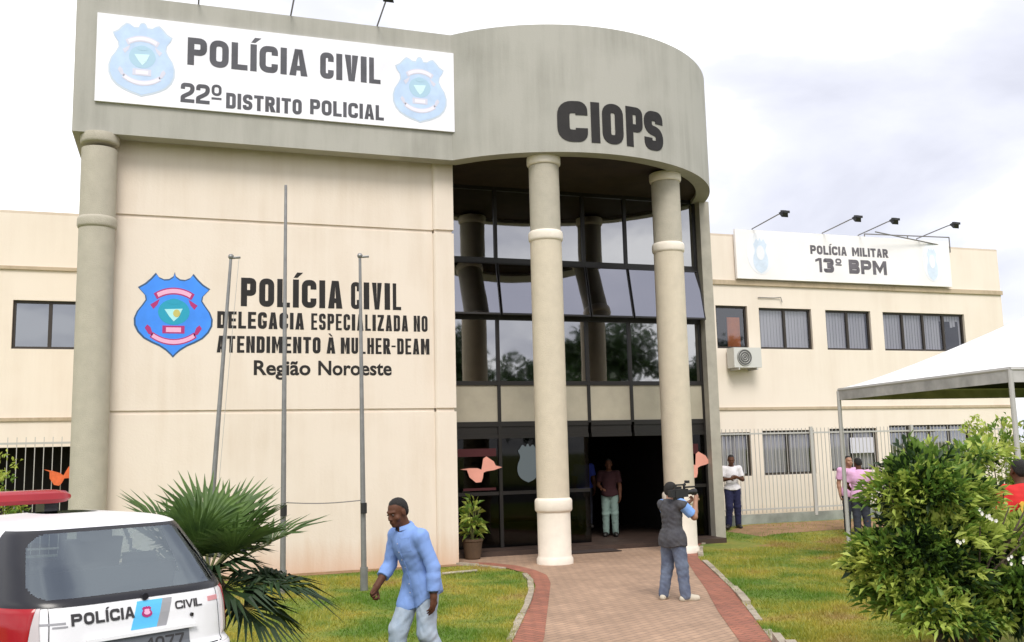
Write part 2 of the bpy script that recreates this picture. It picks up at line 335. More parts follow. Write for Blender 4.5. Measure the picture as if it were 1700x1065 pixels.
class MB:
    def __init__(s):
        s.v = []; s.f = []; s.m = []
    def add(s, vs, fs, mi=0):
        b = len(s.v)
        s.v += [tuple(x) for x in vs]
        s.f += [tuple(i + b for i in f) for f in fs]
        s.m += [mi] * len(fs)
        return s
    def box(s, x0, x1, y0, y1, z0, z1, mi=0):
        vs = [(x, y, z) for z in (z0, z1) for y in (y0, y1) for x in (x0, x1)]
        return s.add(vs, [(0, 2, 3, 1), (4, 5, 7, 6), (0, 1, 5, 4), (2, 6, 7, 3), (0, 4, 6, 2), (1, 3, 7, 5)], mi)
    def obox(s, c, ax, ay, az, mi=0):
        c, ax, ay, az = map(Vector, (c, ax, ay, az))
        vs = [c + ax * i + ay * j + az * k for k in (-1, 1) for j in (-1, 1) for i in (-1, 1)]
        return s.add(vs, [(0, 2, 3, 1), (4, 5, 7, 6), (0, 1, 5, 4), (2, 6, 7, 3), (0, 4, 6, 2), (1, 3, 7, 5)], mi)
    def tube(s, pts, r, n=8, mi=0, cap=True):
        pts = [Vector(p) for p in pts]
        rs = r if isinstance(r, (list, tuple)) else [r] * len(pts)
        vs = []; prev = None
        for i, p in enumerate(pts):
            d = (pts[min(i + 1, len(pts) - 1)] - pts[max(i - 1, 0)]).normalized()
            a = prev - d * prev.dot(d) if prev is not None else (Vector((1, 0, 0)) if abs(d.x) < .8 else Vector((0, 1, 0)))
            a = (a - d * a.dot(d)).normalized(); prev = a
            b = d.cross(a)
            vs += [p + (a * math.cos(2 * math.pi * k / n) + b * math.sin(2 * math.pi * k / n)) * rs[i] for k in range(n)]
        fs = []
        for i in range(len(pts) - 1):
            for k in range(n):
                fs.append((i * n + k, i * n + (k + 1) % n, (i + 1) * n + (k + 1) % n, (i + 1) * n + k))
        if cap:
            fs.append(tuple(range(n - 1, -1, -1))); fs.append(tuple(range((len(pts) - 1) * n, len(pts) * n)))
        return s.add(vs, fs, mi)
    def lathe(s, c, prof, n=32, mi=0):
        cx, cy = c
        vs = []; fs = []
        for r, z in prof:
            vs += [(cx + r * math.cos(2 * math.pi * k / n), cy + r * math.sin(2 * math.pi * k / n), z) for k in range(n)]
        for i in range(len(prof) - 1):
            for k in range(n):
                fs.append((i * n + k, i * n + (k + 1) % n, (i + 1) * n + (k + 1) % n, (i + 1) * n + k))
        fs.append(tuple(range(n - 1, -1, -1))); fs.append(tuple(range((len(prof) - 1) * n, len(prof) * n)))
        return s.add(vs, fs, mi)
    def prism(s, poly, d0, d1, fn, mi=0):
        """poly: 2D outline; fn(u, v, w) -> point; from depth d0 to d1"""
        n = len(poly)
        vs = [fn(u, v, d0) for u, v in poly] + [fn(u, v, d1) for u, v in poly]
        fs = [tuple(range(n)), tuple(range(2 * n - 1, n - 1, -1))]
        for i in range(n):
            j = (i + 1) % n
            fs.append((i, i + n, j + n, j))
        return s.add(vs, fs, mi)
    def ball(s, c, r, n=8, mi=0):
        c = Vector(c); r = Vector(r) if not isinstance(r, (int, float)) else Vector((r, r, r))
        vs = [c + Vector((0, 0, -r.z))]
        for i in range(1, n):
            t = math.pi * i / n
            for k in range(2 * n):
                a = math.pi * k / n
                vs.append(c + Vector((r.x * math.sin(t) * math.cos(a), r.y * math.sin(t) * math.sin(a), -r.z * math.cos(t))))
        vs.append(c + Vector((0, 0, r.z)))
        fs = [(0, 1 + (k + 1) % (2 * n), 1 + k) for k in range(2 * n)]
        for i in range(n - 2):
            for k in range(2 * n):
                a = 1 + i * 2 * n
                fs.append((a + k, a + (k + 1) % (2 * n), a + 2 * n + (k + 1) % (2 * n), a + 2 * n + k))
        a = 1 + (n - 2) * 2 * n
        fs += [(a + k, a + (k + 1) % (2 * n), len(vs) - 1) for k in range(2 * n)]
        return s.add(vs, fs, mi)
    def build(s, name, mats, parent=None, local=False, smooth=None):
        me = bpy.data.meshes.new(name)
        off = Vector((0, 0, 0)) if (local or parent is None) else world_loc(parent)
        vs = s.v if off.length == 0 else [(a - off.x, b - off.y, c - off.z) for a, b, c in s.v]
        me.from_pydata(vs, [], s.f)
        return finish(me, name, mats, s.m, parent, smooth)

def finish(me, name, mats, mi, parent, smooth):
    mats = mats if isinstance(mats, (list, tuple)) else [mats]
    for m in mats:
        me.materials.append(M[m] if isinstance(m, str) else m)
    if mi is not None and len(mats) > 1:
        me.polygons.foreach_set('material_index', mi)
    if smooth is not None:
        me.polygons.foreach_set('use_smooth', [True] * len(me.polygons))
        if smooth < 180:
            me.set_sharp_from_angle(angle=rad(smooth))
    me.validate()
    me.update()
    o = bpy.data.objects.new(name, me)
    COL.objects.link(o)
    if parent is not None:
        o.parent = parent
    return o

def np_mesh(name, V, F, mats, parent=None, mi=None, smooth=None):
    """fast mesh from arrays; F is (n,k)"""
    V = np.asarray(V, np.float32); F = np.asarray(F, np.int32)
    if parent is not None and world_loc(parent).length > 0:
        V = V - np.array(world_loc(parent), np.float32)
    return np_mesh_local(name, V, F, mats, parent, mi, smooth)
def np_mesh_local(name, V, F, mats, parent=None, mi=None, smooth=None):
    V = np.ascontiguousarray(V, np.float32); F = np.ascontiguousarray(F, np.int32)
    me = bpy.data.meshes.new(name)
    k = F.shape[1]
    me.vertices.add(len(V)); me.vertices.foreach_set('co', V.ravel())
    me.loops.add(F.size); me.loops.foreach_set('vertex_index', F.ravel())
    me.polygons.add(len(F)); me.polygons.foreach_set('loop_start', np.arange(0, F.size, k, dtype=np.int32))
    try:
        me.polygons.foreach_set('loop_total', np.full(len(F), k, np.int32))
    except Exception:
        pass
    me.update(calc_edges=True)
    return finish(me, name, mats, mi, parent, smooth)

def tag(o, label=None, cat=None, group=None, kind=None):
    if label: o['label'] = label
    if cat: o['category'] = cat
    if group: o['group'] = group
    if kind: o['kind'] = kind
    return o
def thing(name, label, cat, loc=(0, 0, 0), rz=0.0, group=None):
    o = bpy.data.objects.new(name, None)
    o.empty_display_size = 0.2
    COL.objects.link(o)
    o.location = loc; o.rotation_euler = (0, 0, rz)
    return tag(o, label, cat, group)
def copy_thing(src, loc, rz, label, group=None):
    c = src.copy(); COL.objects.link(c); c.location = loc; c.rotation_euler = (0, 0, rz)
    c['label'] = label
    if group: c['group'] = group
    for ch in list(src.children):
        d = ch.copy(); COL.objects.link(d); d.parent = c
        for g in list(ch.children):
            e2 = g.copy(); COL.objects.link(e2); e2.parent = d
    return c

# ---- lettering: text turned into thin solid letters and laid on a surface by fn(u, v, w)
def text_geo(body, bold=0.0, depth=0.01, subdiv=0):
    cu = bpy.data.curves.new('lettering', 'FONT')
    cu.body = body; cu.size = 1.0; cu.offset = bold; cu.extrude = 0.5; cu.resolution_u = 4
    o = bpy.data.objects.new('lettering', cu)
    COL.objects.link(o)
    dg = bpy.context.evaluated_depsgraph_get(); dg.update()
    me = bpy.data.meshes.new_from_object(o.evaluated_get(dg))
    if subdiv:
        bm = bmesh.new(); bm.from_mesh(me)
        bmesh.ops.triangulate(bm, faces=bm.faces[:])
        for _ in range(subdiv):
            long = [e for e in bm.edges if e.calc_length() > 0.12 and abs(e.verts[0].co.z - e.verts[1].co.z) < .1]
            bmesh.ops.subdivide_edges(bm, edges=long, cuts=1)
            bmesh.ops.triangulate(bm, faces=bm.faces[:])
        bm.to_mesh(me); bm.free()
    v = np.array([x.co[:] for x in me.vertices]); f = [tuple(p.vertices) for p in me.polygons]
    bpy.data.objects.remove(o); bpy.data.curves.remove(cu); bpy.data.meshes.remove(me)
    return v, f
def lettering(mb, body, x0, x1, zb, zt, fn, bold=0.02, depth=0.01, mi=0, subdiv=0, cap=0.69, gap=None):
    v, f = text_geo(body, bold, subdiv=subdiv)
    lo, hi = v[:, 0].min(), v[:, 0].max()
    c0, c1 = -bold, cap + bold
    u = x0 + (v[:, 0] - lo) / (hi - lo) * (x1 - x0)
    z = zb + (v[:, 1] - c0) / (c1 - c0) * (zt - zb)
    w = (v[:, 2] / np.abs(v[:, 2]).max() * 0.5 + 0.5) * depth
    mb.add([fn(a, b, c) for a, b, c in zip(u, z, w)], f, mi)

def rounded(pts, rr, closed=False, n=6):
    """polyline with rounded corners"""
    out = []; m = len(pts)
    for i, p in enumerate(pts):
        p = Vector(p)
        if not closed and i in (0, m - 1): out.append(p); continue
        a, b = Vector(pts[i - 1]), Vector(pts[(i + 1) % m])
        r = min(rr, (a - p).length * .499, (b - p).length * .499)
        u, v = (a - p).normalized(), (b - p).normalized()
        if r < 1e-5 or abs(u.dot(v)) > .999: out.append(p); continue
        for k in range(n + 1):
            t = k / n
            out.append((p + u * r) * (1 - t) ** 2 + p * 2 * t * (1 - t) + (p + v * r) * t ** 2)
    return out
def ribbon(path, t, closed=False):
    """flat stroke of width t along a path: list of quads"""
    m = len(path); L_, R_ = [], []
    for i in range(m):
        a = path[i - 1] if (closed or i > 0) else path[i]
        b = path[(i + 1) % m] if (closed or i < m - 1) else path[i]
        d1 = (path[i] - a).normalized() if (path[i] - a).length > 1e-9 else (b - path[i]).normalized()
        d2 = (b - path[i]).normalized() if (b - path[i]).length > 1e-9 else d1
        n1, n2 = Vector((-d1.y, d1.x)), Vector((-d2.y, d2.x))
        nn = (n1 + n2); nn = nn.normalized() if nn.length > 1e-6 else n1
        k = t / 2 / max(.5, nn.dot(n1))
        L_.append(path[i] + nn * k); R_.append(path[i] - nn * k)
    return [(L_[i], L_[(i + 1) % m], R_[(i + 1) % m], R_[i]) for i in range(m if closed else m - 1)]
def block_glyph(ch, W_, H_, t):
    """condensed sans capitals drawn with strokes of width t inside a W x H box: list of polygon groups"""
    a = t / 2; x0, x1, z0, z1, zm = a, W_ - a, a, H_ - a, H_ * .5
    r = min(W_ * .42, H_ * .3)
    S_ = lambda *p, rr=r, c=False: ribbon(rounded(p, rr, c), t, c)
    bar = lambda xa, xb, za, zb: [((xa, za), (xb, za), (xb, zb), (xa, zb))]
    stem = lambda x: bar(x - a, x + a, 0, H_)
    d = t * 1.08
    if ch in 'O0': return [S_((x0, z0), (x1, z0), (x1, z1), (x0, z1), c=True)]
    if ch == 'C': return [S_((x1, H_ * .66), (x1, z1), (x0, z1), (x0, z0), (x1, z0), (x1, H_ * .34))]
    if ch == 'G': return [S_((x1, H_ * .68), (x1, z1), (x0, z1), (x0, z0), (x1, z0), (x1, zm - a * .2)), bar(W_ * .52, x1 - a, zm - a * 1.2, zm + a * .6)]
    if ch == 'S': return [S_((x1, H_ * .69), (x1, z1), (x0, z1), (x0, zm + .02 * H_), (x1, zm - .02 * H_), (x1, z0), (x0, z0), (x0, H_ * .31))]
    if ch == 'P': return [stem(x0), S_((x0 + a, z1), (x1, z1), (x1, zm - a * .3), (x0 + a, zm - a * .3))]
    if ch == 'R': return [stem(x0), S_((x0 + a, z1), (x1, z1), (x1, zm), (x0 + a, zm)), [((W_ * .42, zm - a), (W_ * .42 + d, zm - a), (W_ + .02, 0), (W_ - d, 0))]]
    if ch == 'B': return [stem(x0), S_((x0 + a, z1), (x1 - .04 * W_, z1), (x1 - .04 * W_, zm + a * .5), (x0 + a, zm + a * .5)), S_((x0 + a, zm - a * .45), (x1, zm - a * .45), (x1, z0), (x0 + a, z0))]
    if ch == 'D': return [stem(x0), S_((x0 + a, z1), (x1, z1), (x1, z0), (x0 + a, z0))]
    if ch == 'E': return [stem(x0), bar(t, W_, 0, t * .9), bar(t, W_ * .92, zm - t * .45, zm + t * .45), bar(t, W_, H_ - t * .9, H_)]
    if ch == 'L': return [stem(x0), bar(t, W_, 0, t * .9)]
    if ch == 'T': return [bar(0, W_, H_ - t * .9, H_), bar(W_ / 2 - a, W_ / 2 + a, 0, H_ - t * .9)]
    if ch in 'IÍ': 
        g = [bar(0, W_, 0, H_)]
        if ch == 'Í': g.append([((W_ * .1, H_ * 1.06), (W_ * .75, H_ * 1.06), (W_ * 1.7, H_ * 1.25), (W_ * .7, H_ * 1.25))])
        return g
    if ch == 'H': return [stem(x0), stem(x1), bar(t, W_ - t, zm - t * .45, zm + t * .45)]
    if ch == 'N': return [stem(x0), stem(x1), [((t, H_), (t, H_ * .62), (W_ - t, 0), (W_ - t, H_ * .38))]]
    if ch == 'M': return [stem(x0), stem(x1), [((t, H_), (t, H_ * .58), (W_ / 2, H_ * .08), (W_ / 2, H_ * .5))], [((W_ - t, H_), (W_ / 2, H_ * .5), (W_ / 2, H_ * .08), (W_ - t, H_ * .58))]]
    if ch in 'AÀ':
        g = [[((0, 0), (d, 0), (W_ / 2, H_ * .80), (W_ / 2, H_), (W_ / 2 - d * .55, H_))], [((W_ - d, 0), (W_, 0), (W_ / 2 + d * .55, H_), (W_ / 2, H_), (W_ / 2, H_ * .80))], bar(W_ * .30, W_ * .70, H_ * .20, H_ * .20 + t * .8)]
        if ch == 'À': g.append([((W_ * .5, H_ * 1.06), (W_ * .68, H_ * 1.06), (W_ * .42, H_ * 1.24), (W_ * .18, H_ * 1.24))])
        return g
    if ch == 'V': return [[((0, H_), (W_ / 2 - d * .5, 0), (W_ / 2, 0), (W_ / 2, H_ * .22), (d, H_))], [((W_, H_), (W_ - d, H_), (W_ / 2, H_ * .22), (W_ / 2, 0), (W_ / 2 + d * .5, 0))]]
    if ch == 'U': return [S_((x0, H_), (x0, z0), (x1, z0), (x1, H_))]
    if ch == 'Z': return [bar(0, W_, H_ - t * .9, H_), bar(0, W_, 0, t * .9), [((0, t * .9), (d * 1.1, t * .9), (W_, H_ - t * .9), (W_ - d * 1.1, H_ - t * .9))]]
    if ch == '-': return [bar(0, W_, zm - t * .5, zm + t * .4)]
    if ch == '1': return [bar(W_ - t, W_, 0, H_), [((0, H_ * .72), (W_ - t, H_ * .82), (W_ - t, H_), (W_ - t * 1.1, H_), (0, H_ * .88))]]
    if ch == '2': return [S_((x0, H_ * .68), (x0, z1), (x1, z1), (x1, zm + .06 * H_), (x0, t * .9 + a), (x0, t * .9), rr=r * .9), bar(0, W_, 0, t * .9)]
    if ch == '3': return [S_((x0, H_ * .72), (x0, z1), (x1, z1), (x1, zm + a * .5), (W_ * .35, zm + a * .5)), S_((W_ * .35, zm - a * .5), (x1, zm - a * .5), (x1, z0), (x0, z0), (x0, H_ * .28))]
    if ch == '4': return [bar(W_ * .62, W_ * .62 + t, 0, H_), bar(0, W_ * .62, H_ * .22, H_ * .22 + t * .85), bar(W_ * .62 + t, W_, H_ * .22, H_ * .22 + t * .85), [((0, H_ * .22 + t * .85), (d, H_ * .22 + t * .85), (W_ * .62, H_ * .86), (W_ * .62, H_))]]
    if ch == '7': return [bar(0, W_, H_ - t * .9, H_), [((W_ * .15, 0), (W_ * .15 + d, 0), (W_, H_ - t * .9), (W_ - d, H_ - t * .9))]]
    if ch == 'º': return [S_((x0, H_ * .25 + a), (x1, H_ * .25 + a), (x1, z1), (x0, z1), c=True), bar(0, W_, 0, t * .8)]
    return []
def blocks(mb, body, x0, x1, zb, zt, fn, stroke=.2, depth=.006, mi=0, gap=.55):
    """lay a word in condensed block capitals between x0 and x1"""
    H_ = zt - zb; t = H_ * stroke
    wide = {'M': 1.32, '-': .62, '1': .62, 'N': 1.05, 'L': .86, 'E': .9}
    fixed = sum(t for c in body if c in 'IÍ') + t * gap * (len(body) - 1)
    w = (x1 - x0 - fixed) / max(1e-6, sum(wide.get(c, 1) for c in body if c not in 'IÍ'))
    x = x0; q = 0
    for c in body:
        W_ = t if c in 'IÍ' else w * wide.get(c, 1)
        for grp in block_glyph(c, W_, H_, min(t, W_ * .42) if c not in 'IÍ' else t):
            dq = depth + .0003 * (q % 3); q += 1
            for poly in grp:
                poly = [(p[0] + x, p[1] + zb) for p in poly]
                n_ = len(poly)
                vs = [fn(u, v, dq) for u, v in poly] + [fn(u, v, 0) for u, v in poly]
                mb.add(vs, [tuple(range(n_))] + [(i, i + n_, (i + 1) % n_ + n_, (i + 1) % n_) for i in range(n_)], mi)
        x += W_ + t * gap
    return mb

def plane_fn(Y):       # a wall facing the street: u = X, v = Z, w = out of the wall
    return lambda u, v, w: (u, Y - w, v)

# ---- emblem (police shield)
SHIELD = [(0, 1.0), (.03, .9), (.14, .83), (.27, .82), (.40, .87), (.48, .97), (.60, .84), (.74, .72), (.92, .62), (.84, .54), (.74, .44), (.72, .33), (.80, .22),
          (.93, .06), (1.0, -.10), (.99, -.26), (.90, -.42), (.75, -.56), (.55, -.66), (.35, -.74), (.18, -.84), (.07, -.93), (0, -1.0)]
SHIELD = SHIELD + [(-a, b) for a, b in SHIELD[-2:0:-1]]
SHIELD_R = [(0, 1.0), (.08, .97), (.14, .86), (.28, .86), (.40, .93), (.50, .95), (.62, .86), (.74, .74), (.90, .66), (.86, .56), (.74, .42), (.72, .28), (.80, .14),
            (.93, -.02), (1.0, -.22), (.99, -.42), (.90, -.60), (.75, -.74), (.55, -.84), (.35, -.91), (.18, -.95), (.07, -.98), (0, -1.0)]
SHIELD_R = SHIELD_R + [(-a, b) for a, b in SHIELD_R[-2:0:-1]]
def arc_band(cx, cy, r0, r1, a0, a1, n=14):
    p = [(cx + r1 * math.cos(rad(a0 + (a1 - a0) * i / n)), cy + r1 * math.sin(rad(a0 + (a1 - a0) * i / n))) for i in range(n + 1)]
    q = [(cx + r0 * math.cos(rad(a0 + (a1 - a0) * i / n)), cy + r0 * math.sin(rad(a0 + (a1 - a0) * i / n))) for i in range(n + 1)]
    return p + q[::-1]
def ellipse(cx, cy, a, b, n=24):
    return [(cx + a * math.cos(2 * math.pi * i / n), cy + b * math.sin(2 * math.pi * i / n)) for i in range(n)]
def emblem(parent, cx, cz, hw, hh, fn, mats, outline, dp=0.004):
    def f(u, v, w): return fn(cx + u * hw, cz + v * hh, w)
    mb = MB()
    mb.prism(outline, -.002, dp, f, 0)
    mb.prism([(a * .955, b * .955 + .003) for a, b in outline], dp, dp * 1.5, f, 1)
    base = mb.build('emblem', mats, parent)
    mb = MB(); lo_ = MB()
    for sg in (-1, 1):
        mb.prism([(sg * .36, .36), (sg * .60, .22), (sg * .52, .12), (sg * .42, .22)], dp * 1.5, dp * 2, f, 0)
        lo_.prism([(sg * .72, -.32), (sg * .62, -.46), (sg * .50, -.50), (sg * .58, -.30), (sg * .66, -.24)], dp * 1.5, dp * 2, f, 0)
    mb.prism(arc_band(0, -.35, .82, .98, 58, 122), dp * 1.5, dp * 2, f, 0)
    mb.prism(arc_band(0, -.35, .85, .95, 62, 118), dp * 2, dp * 2.5, f, 1)
    mb.build('ribbon', [mats[2], mats[3]], base)
    lo_.prism(arc_band(0, .35, .92, 1.06, 236, 304), dp * 1.5, dp * 2, f, 0)
    lo_.prism(arc_band(0, .35, .945, 1.035, 238, 302), dp * 2, dp * 2.5, f, 1)
    lo_.build('ribbon', [mats[2], mats[3]], base)
    mb = MB()
    mb.prism([(-.28, -.26), (.28, -.26), (.28, -.44), (-.28, -.44)], dp * 1.5, dp * 2, f, 0)
    mb.prism([(-.19, -.30), (.19, -.30), (.19, -.41), (-.19, -.41)], dp * 2, dp * 2.5, f, 1)
    mb.build('plaque', [mats[2], mats[3]], base)
    mb = MB()
    mb.prism(ellipse(0, .06, .40, .30), dp * 1.5, dp * 2, f, 0)
    mb.prism(ellipse(0, .30, .16, .07), dp * 2.1, dp * 2.6, f, 0)
    mb.prism([(-.24, .12), (.22, .14), (.12, -.06), (0, -.16), (-.12, -.04)], dp * 2, dp * 2.5, f, 1)
    mb.prism(ellipse(.07, .03, .09, .09), dp * 2.5, dp * 3, f, 2)
    mb.build('crest', [mats[4], mats[5], mats[6]], base)
    return base
MAIN_E = ['eedge', 'eblue', 'ered', 'epink', 'eteal', 'ecyan', 'eyel']
PALE_E = ['pedge', 'pblue', 'pred', 'ppink', 'pteal', 'pcyan', 'pcyan']

# ------------------------------------------------------------------ ground
def sstep(a, b, x):
    t = np.clip((np.asarray(x, float) - a) / (b - a), 0, 1)
    return t * t * (3 - 2 * t)
def zg(x, y):
    """height of the ground: the street side is a little higher than the foot of the building"""
    near = 1 - sstep(6.8, 8.9, y)
    left = (1 - sstep(-0.2, 1.0, x)) * (1 - sstep(11.0, 13.5, y))
    back = sstep(17.5, 20.5, y) * sstep(11.6, 13.0, x) * 0.16
    return 0.25 * np.maximum(near, left) + back

def ground_sheet(name, xs, ys, dz, m, kind='structure'):
    X, Yg = np.meshgrid(xs, ys)
    V = np.c_[X.ravel(), Yg.ravel(), (zg(X, Yg) + dz).ravel()]
    nx = len(xs)
    F = [(j * nx + i, j * nx + i + 1, (j + 1) * nx + i + 1, (j + 1) * nx + i) for j in range(len(ys) - 1) for i in range(nx - 1)]
    o = np_mesh(name, V, F, m, smooth=180)
    return tag(o, kind=kind)
xs = np.r_[-400, -120, -40, np.arange(-14, 30, 0.4), 60, 150, 400]
ys = np.r_[-400, -120, -40, -15, np.arange(-2, 26, 0.35), 40, 100, 400]
ground_sheet('ground', xs, ys, 0.0, 'lawn')
ground_sheet('road', np.r_[-200, np.arange(-14, 30, 1.0), 200], np.r_[-9.0, -4, np.arange(0, 6.3, 0.4)], 0.006, 'asphalt')
ground_sheet('pavement', np.arange(-6.5, -0.45, 0.25), np.arange(5.9, 10.6, 0.25), 0.009, 'asphalt')

def sheet_between(name, L, R, dz, m, n=60, k=6):
    """ground strip between two polylines (left and right edge), draped on the ground"""
    def resample(P, n):
        P = np.array(P, float); d = np.r_[0, np.cumsum(np.linalg.norm(np.diff(P, axis=0), axis=1))]
        t = np.linspace(0, d[-1], n)
        return np.c_[np.interp(t, d, P[:, 0]), np.interp(t, d, P[:, 1])]
    A, B = resample(L, n), resample(R, n)
    V = []
    for i in range(n):
        for j in range(k):
            t = j / (k - 1); p = A[i] * (1 - t) + B[i] * t
            V.append((p[0], p[1], float(zg(p[0], p[1])) + dz))
    F = [(i * k + j, i * k + j + 1, (i + 1) * k + j + 1, (i + 1) * k + j) for i in range(n - 1) for j in range(k - 1)]
    return tag(np_mesh(name, V, F, m), kind='structure')
KL = [(1.05, 6.2), (2.3, 8.2), (3.48, 10.27), (4.64, 12.84), (5.22, 14.27), (5.48, 15.2), (5.56, 15.8), (5.52, 16.6), (5.2, 17.3), (4.95, 17.6)]
BL = [(1.33, 6.15), (2.6, 8.08), (3.78, 10.12), (5.03, 13.19), (5.52, 14.4), (5.80, 15.3), (5.86, 16.0), (5.80, 16.8), (5.5, 17.5), (5.2, 17.75)]
BR = [(3.95, 6.0), (4.6, 7.2), (5.64, 9.21), (6.4, 10.9), (7.27, 12.7), (7.95, 14.2), (8.73, 15.87), (9.6, 17.6), (10.2, 18.6)]
KR = [(4.3, 5.8), (4.95, 7.05), (5.94, 9.07), (6.84, 10.95), (7.6, 12.55), (8.3, 14.2), (9.15, 16.2), (10.1, 17.9), (10.7, 18.7)]
sheet_between('path', BL, BR, 0.010, 'paver', k=10)
sheet_between('path_border', KL, BL, 0.014, 'redpaver', k=3)
sheet_between('path_border', BR, KR, 0.014, 'redpaver', k=3)
sheet_between('path', [(4.97, 17.55), (10.2, 18.2)], [(4.97, 19.15), (11.2, 19.15)], 0.006, 'paver', n=20, k=4)
def kerb_line(P, side):
    """worn white edge stones of uneven length beside the brick border"""
    P = [Vector((*p, 0)) for p in P]
    mb = MB()
    acc = [0]
    for a, b in zip(P, P[1:]): acc.append(acc[-1] + (b - a).length)
    def at(s):
        for i in range(len(P) - 1):
            if s <= acc[i + 1]: return P[i].lerp(P[i + 1], (s - acc[i]) / max(1e-6, acc[i + 1] - acc[i]))
        return P[-1]
    s = 0.0
    while s < acc[-1] - .2:
        l = random.uniform(.5, 1.1)
        a, b = at(s), at(min(acc[-1], s + l - .006))
        if random.random() < .14:
            s += l; continue
        d = (b - a).normalized(); nrm = Vector((-d.y, d.x, 0)) * side
        h = random.uniform(.02, .05); w = random.uniform(.035, .055)
        z = float(zg(a.x, a.y))
        c = (a + b) / 2 + nrm * w * 1.02
        mb.obox((c.x, c.y, z + h / 2 - .02), d * ((b - a).length / 2), nrm * w, Vector((0, 0, h / 2 + .02)))
        s += l
    return tag(mb.build('kerb', 'kerb'), kind='structure')
kerb_line(KL, 1)
kerb_line(KR, -1)
sheet_between('soil_strip', [(-1.2, 17.35), (4.6, 17.35), (4.95, 17.3)], [(-1.2, 17.76), (4.6, 17.76), (4.98, 17.62)], 0.006, 'soil', n=30, k=3)
sheet_between('soil_strip', [(12.3, 18.9), (14.0, 19.0), (16.2, 19.0)], [(12.2, 20.2), (13.5, 20.5), (16.0, 20.5)], 0.006, 'soil', n=20, k=3)

# grass blades standing in the lawn
def in_poly(px, py, poly):
    c = np.zeros(len(px), bool)
    n = len(poly)
    for i in range(n):
        x1, y1 = poly[i]; x2, y2 = poly[(i + 1) % n]
        cond = ((y1 > py) != (y2 > py))
        c ^= cond & (px < (x2 - x1) * (py - y1) / ((y2 - y1) if y2 != y1 else 1e-9) + x1)
    return c
def grass_blades(n=230000):
    # denser nearby
    y = 7.0 + 13.5 * RNG.random(n) ** 1.35
    x = -0.3 + RNG.random(n) * (y * 0.98 + 0.3)
    path = KL + KR[::-1]
    keep = ~in_poly(x, y, path) & ~((y > 17.3) & (x < 11.6)) & ~((y > 18.9) & (x > 12.1) & (x < 16.2) & (RNG.random(n) > .15)) & (y < 20.5)
    x, y = x[keep], y[keep]; n = len(x)
    h = RNG.uniform(.02, .055, n) * (1 + .5 * np.sin(x * 3.1) * np.cos(y * 2.7)); a = RNG.uniform(0, 2 * np.pi, n); w = RNG.uniform(.004, .008, n)
    lx, ly = RNG.normal(0, .02, n), RNG.normal(0, .02, n)
    z = zg(x, y)
    V = np.empty((n, 3, 3), np.float32)
    V[:, 0] = np.c_[x - w * np.cos(a), y - w * np.sin(a), z]
    V[:, 1] = np.c_[x + w * np.cos(a), y + w * np.sin(a), z]
    V[:, 2] = np.c_[x + lx, y + ly, z + h]
    g = leafmat('grass_blade', (0.19, 0.23, 0.035), (0.10, 0.15, 0.02), 0.3, 0.55)
    N = g.node_tree.nodes
    r = [q for q in N if q.type == 'VALTORGB'][0]
    r.color_ramp.elements[0].position = .40; r.color_ramp.elements[0].color = (0.13, 0.24, 0.02, 1)
    r.color_ramp.elements[1].position = .56; r.color_ramp.elements[1].color = (0.44, 0.38, 0.055, 1)
    e3 = r.color_ramp.elements.new(.66); e3.color = (0.36, 0.27, 0.08, 1)
    o = np_mesh('grass', V.reshape(-1, 3), np.arange(3 * n).reshape(-1, 3), g)
    tag(o, 'short mottled green and yellow grass on the lawn beside the path', 'grass', kind='stuff')
grass_blades()

# ------------------------------------------------------------------ entrance building
YW = 17.75
ent = thing('police_building', 'beige and grey police building with round columned entrance tower marked CIOPS', 'building', (2.0, 19.0, 0))
mb = MB()
G = 0.035
for z0, z1 in ((0, 2.86 - G), (2.86 + G, 6.30 - G), (6.30 + G, 7.75)):
    mb.box(-1.35, 4.56, YW, YW + .25, z0, z1)
mb.box(-1.35, 4.56, YW + .03, YW + .2, 2.8, 2.92)
mb.box(-1.35, 4.56, YW + .03, YW + .2, 6.24, 6.36)
mb.build('front_wall', 'cream', ent)
mb = MB()
for z0, z1 in ((0, 2.86 - G), (2.86 + G, 6.30 - G), (6.30 + G, 7.75)):
    n0 = len(mb.v)
    R_ = .07
    pts = [(4.56, 22.0), (4.56, 17.66 + R_)] + [(4.56 + R_ - R_ * math.cos(t), 17.66 + R_ - R_ * math.sin(t)) for t in (0.5, 1.05)] + [(4.56 + R_, 17.66)] + [(4.96, 17.66), (4.96, 22.0)]
    mb.prism(pts, z0, z1, lambda u, v, w: (u, v, w))
mb.box(4.59, 4.93, 17.70, 21.9, 2.8, 2.92); mb.box(4.59, 4.93, 17.70, 21.9, 6.24, 6.36)
mb.build('pilaster', 'cream', ent)
mb = MB()
mb.box(-1.35, -1.10, YW + .26, 22.0, 0, 7.75)
mb.build('side_wall', 'cream', ent)

# curved fascia
CX, CY, CR = 7.6, 20.05, 3.88
a0 = math.asin((4.86 - CX) / CR); a1 = rad(78)
arc = [(CX + CR * math.sin(a0 + (a1 - a0) * i / 64), CY - CR * math.cos(a0 + (a1 - a0) * i / 64)) for i in range(65)]
outer = [(-1.83, 22.2), (-1.83, 17.3)] + arc + [(11.40, 22.2)]
TH = 0.30
arci = [(CX + (CR - TH) * math.sin(a0 + .06 + (a1 - a0 - .06) * i / 64), CY - (CR - TH) * math.cos(a0 + .06 + (a1 - a0 - .06) * i / 64)) for i in range(65)]
inner = [(-1.53, 22.2), (-1.53, 17.6)] + arci + [(11.10, 22.2)]
inner[2] = (5.0, 17.6)
n = len(outer)
FZ0, FZ1 = 7.62, 10.15
vs = [(x, y, FZ0) for x, y in outer] + [(x, y, FZ1) for x, y in outer] + [(x, y, FZ0) for x, y in inner] + [(x, y, FZ1) for x, y in inner]
fs = []
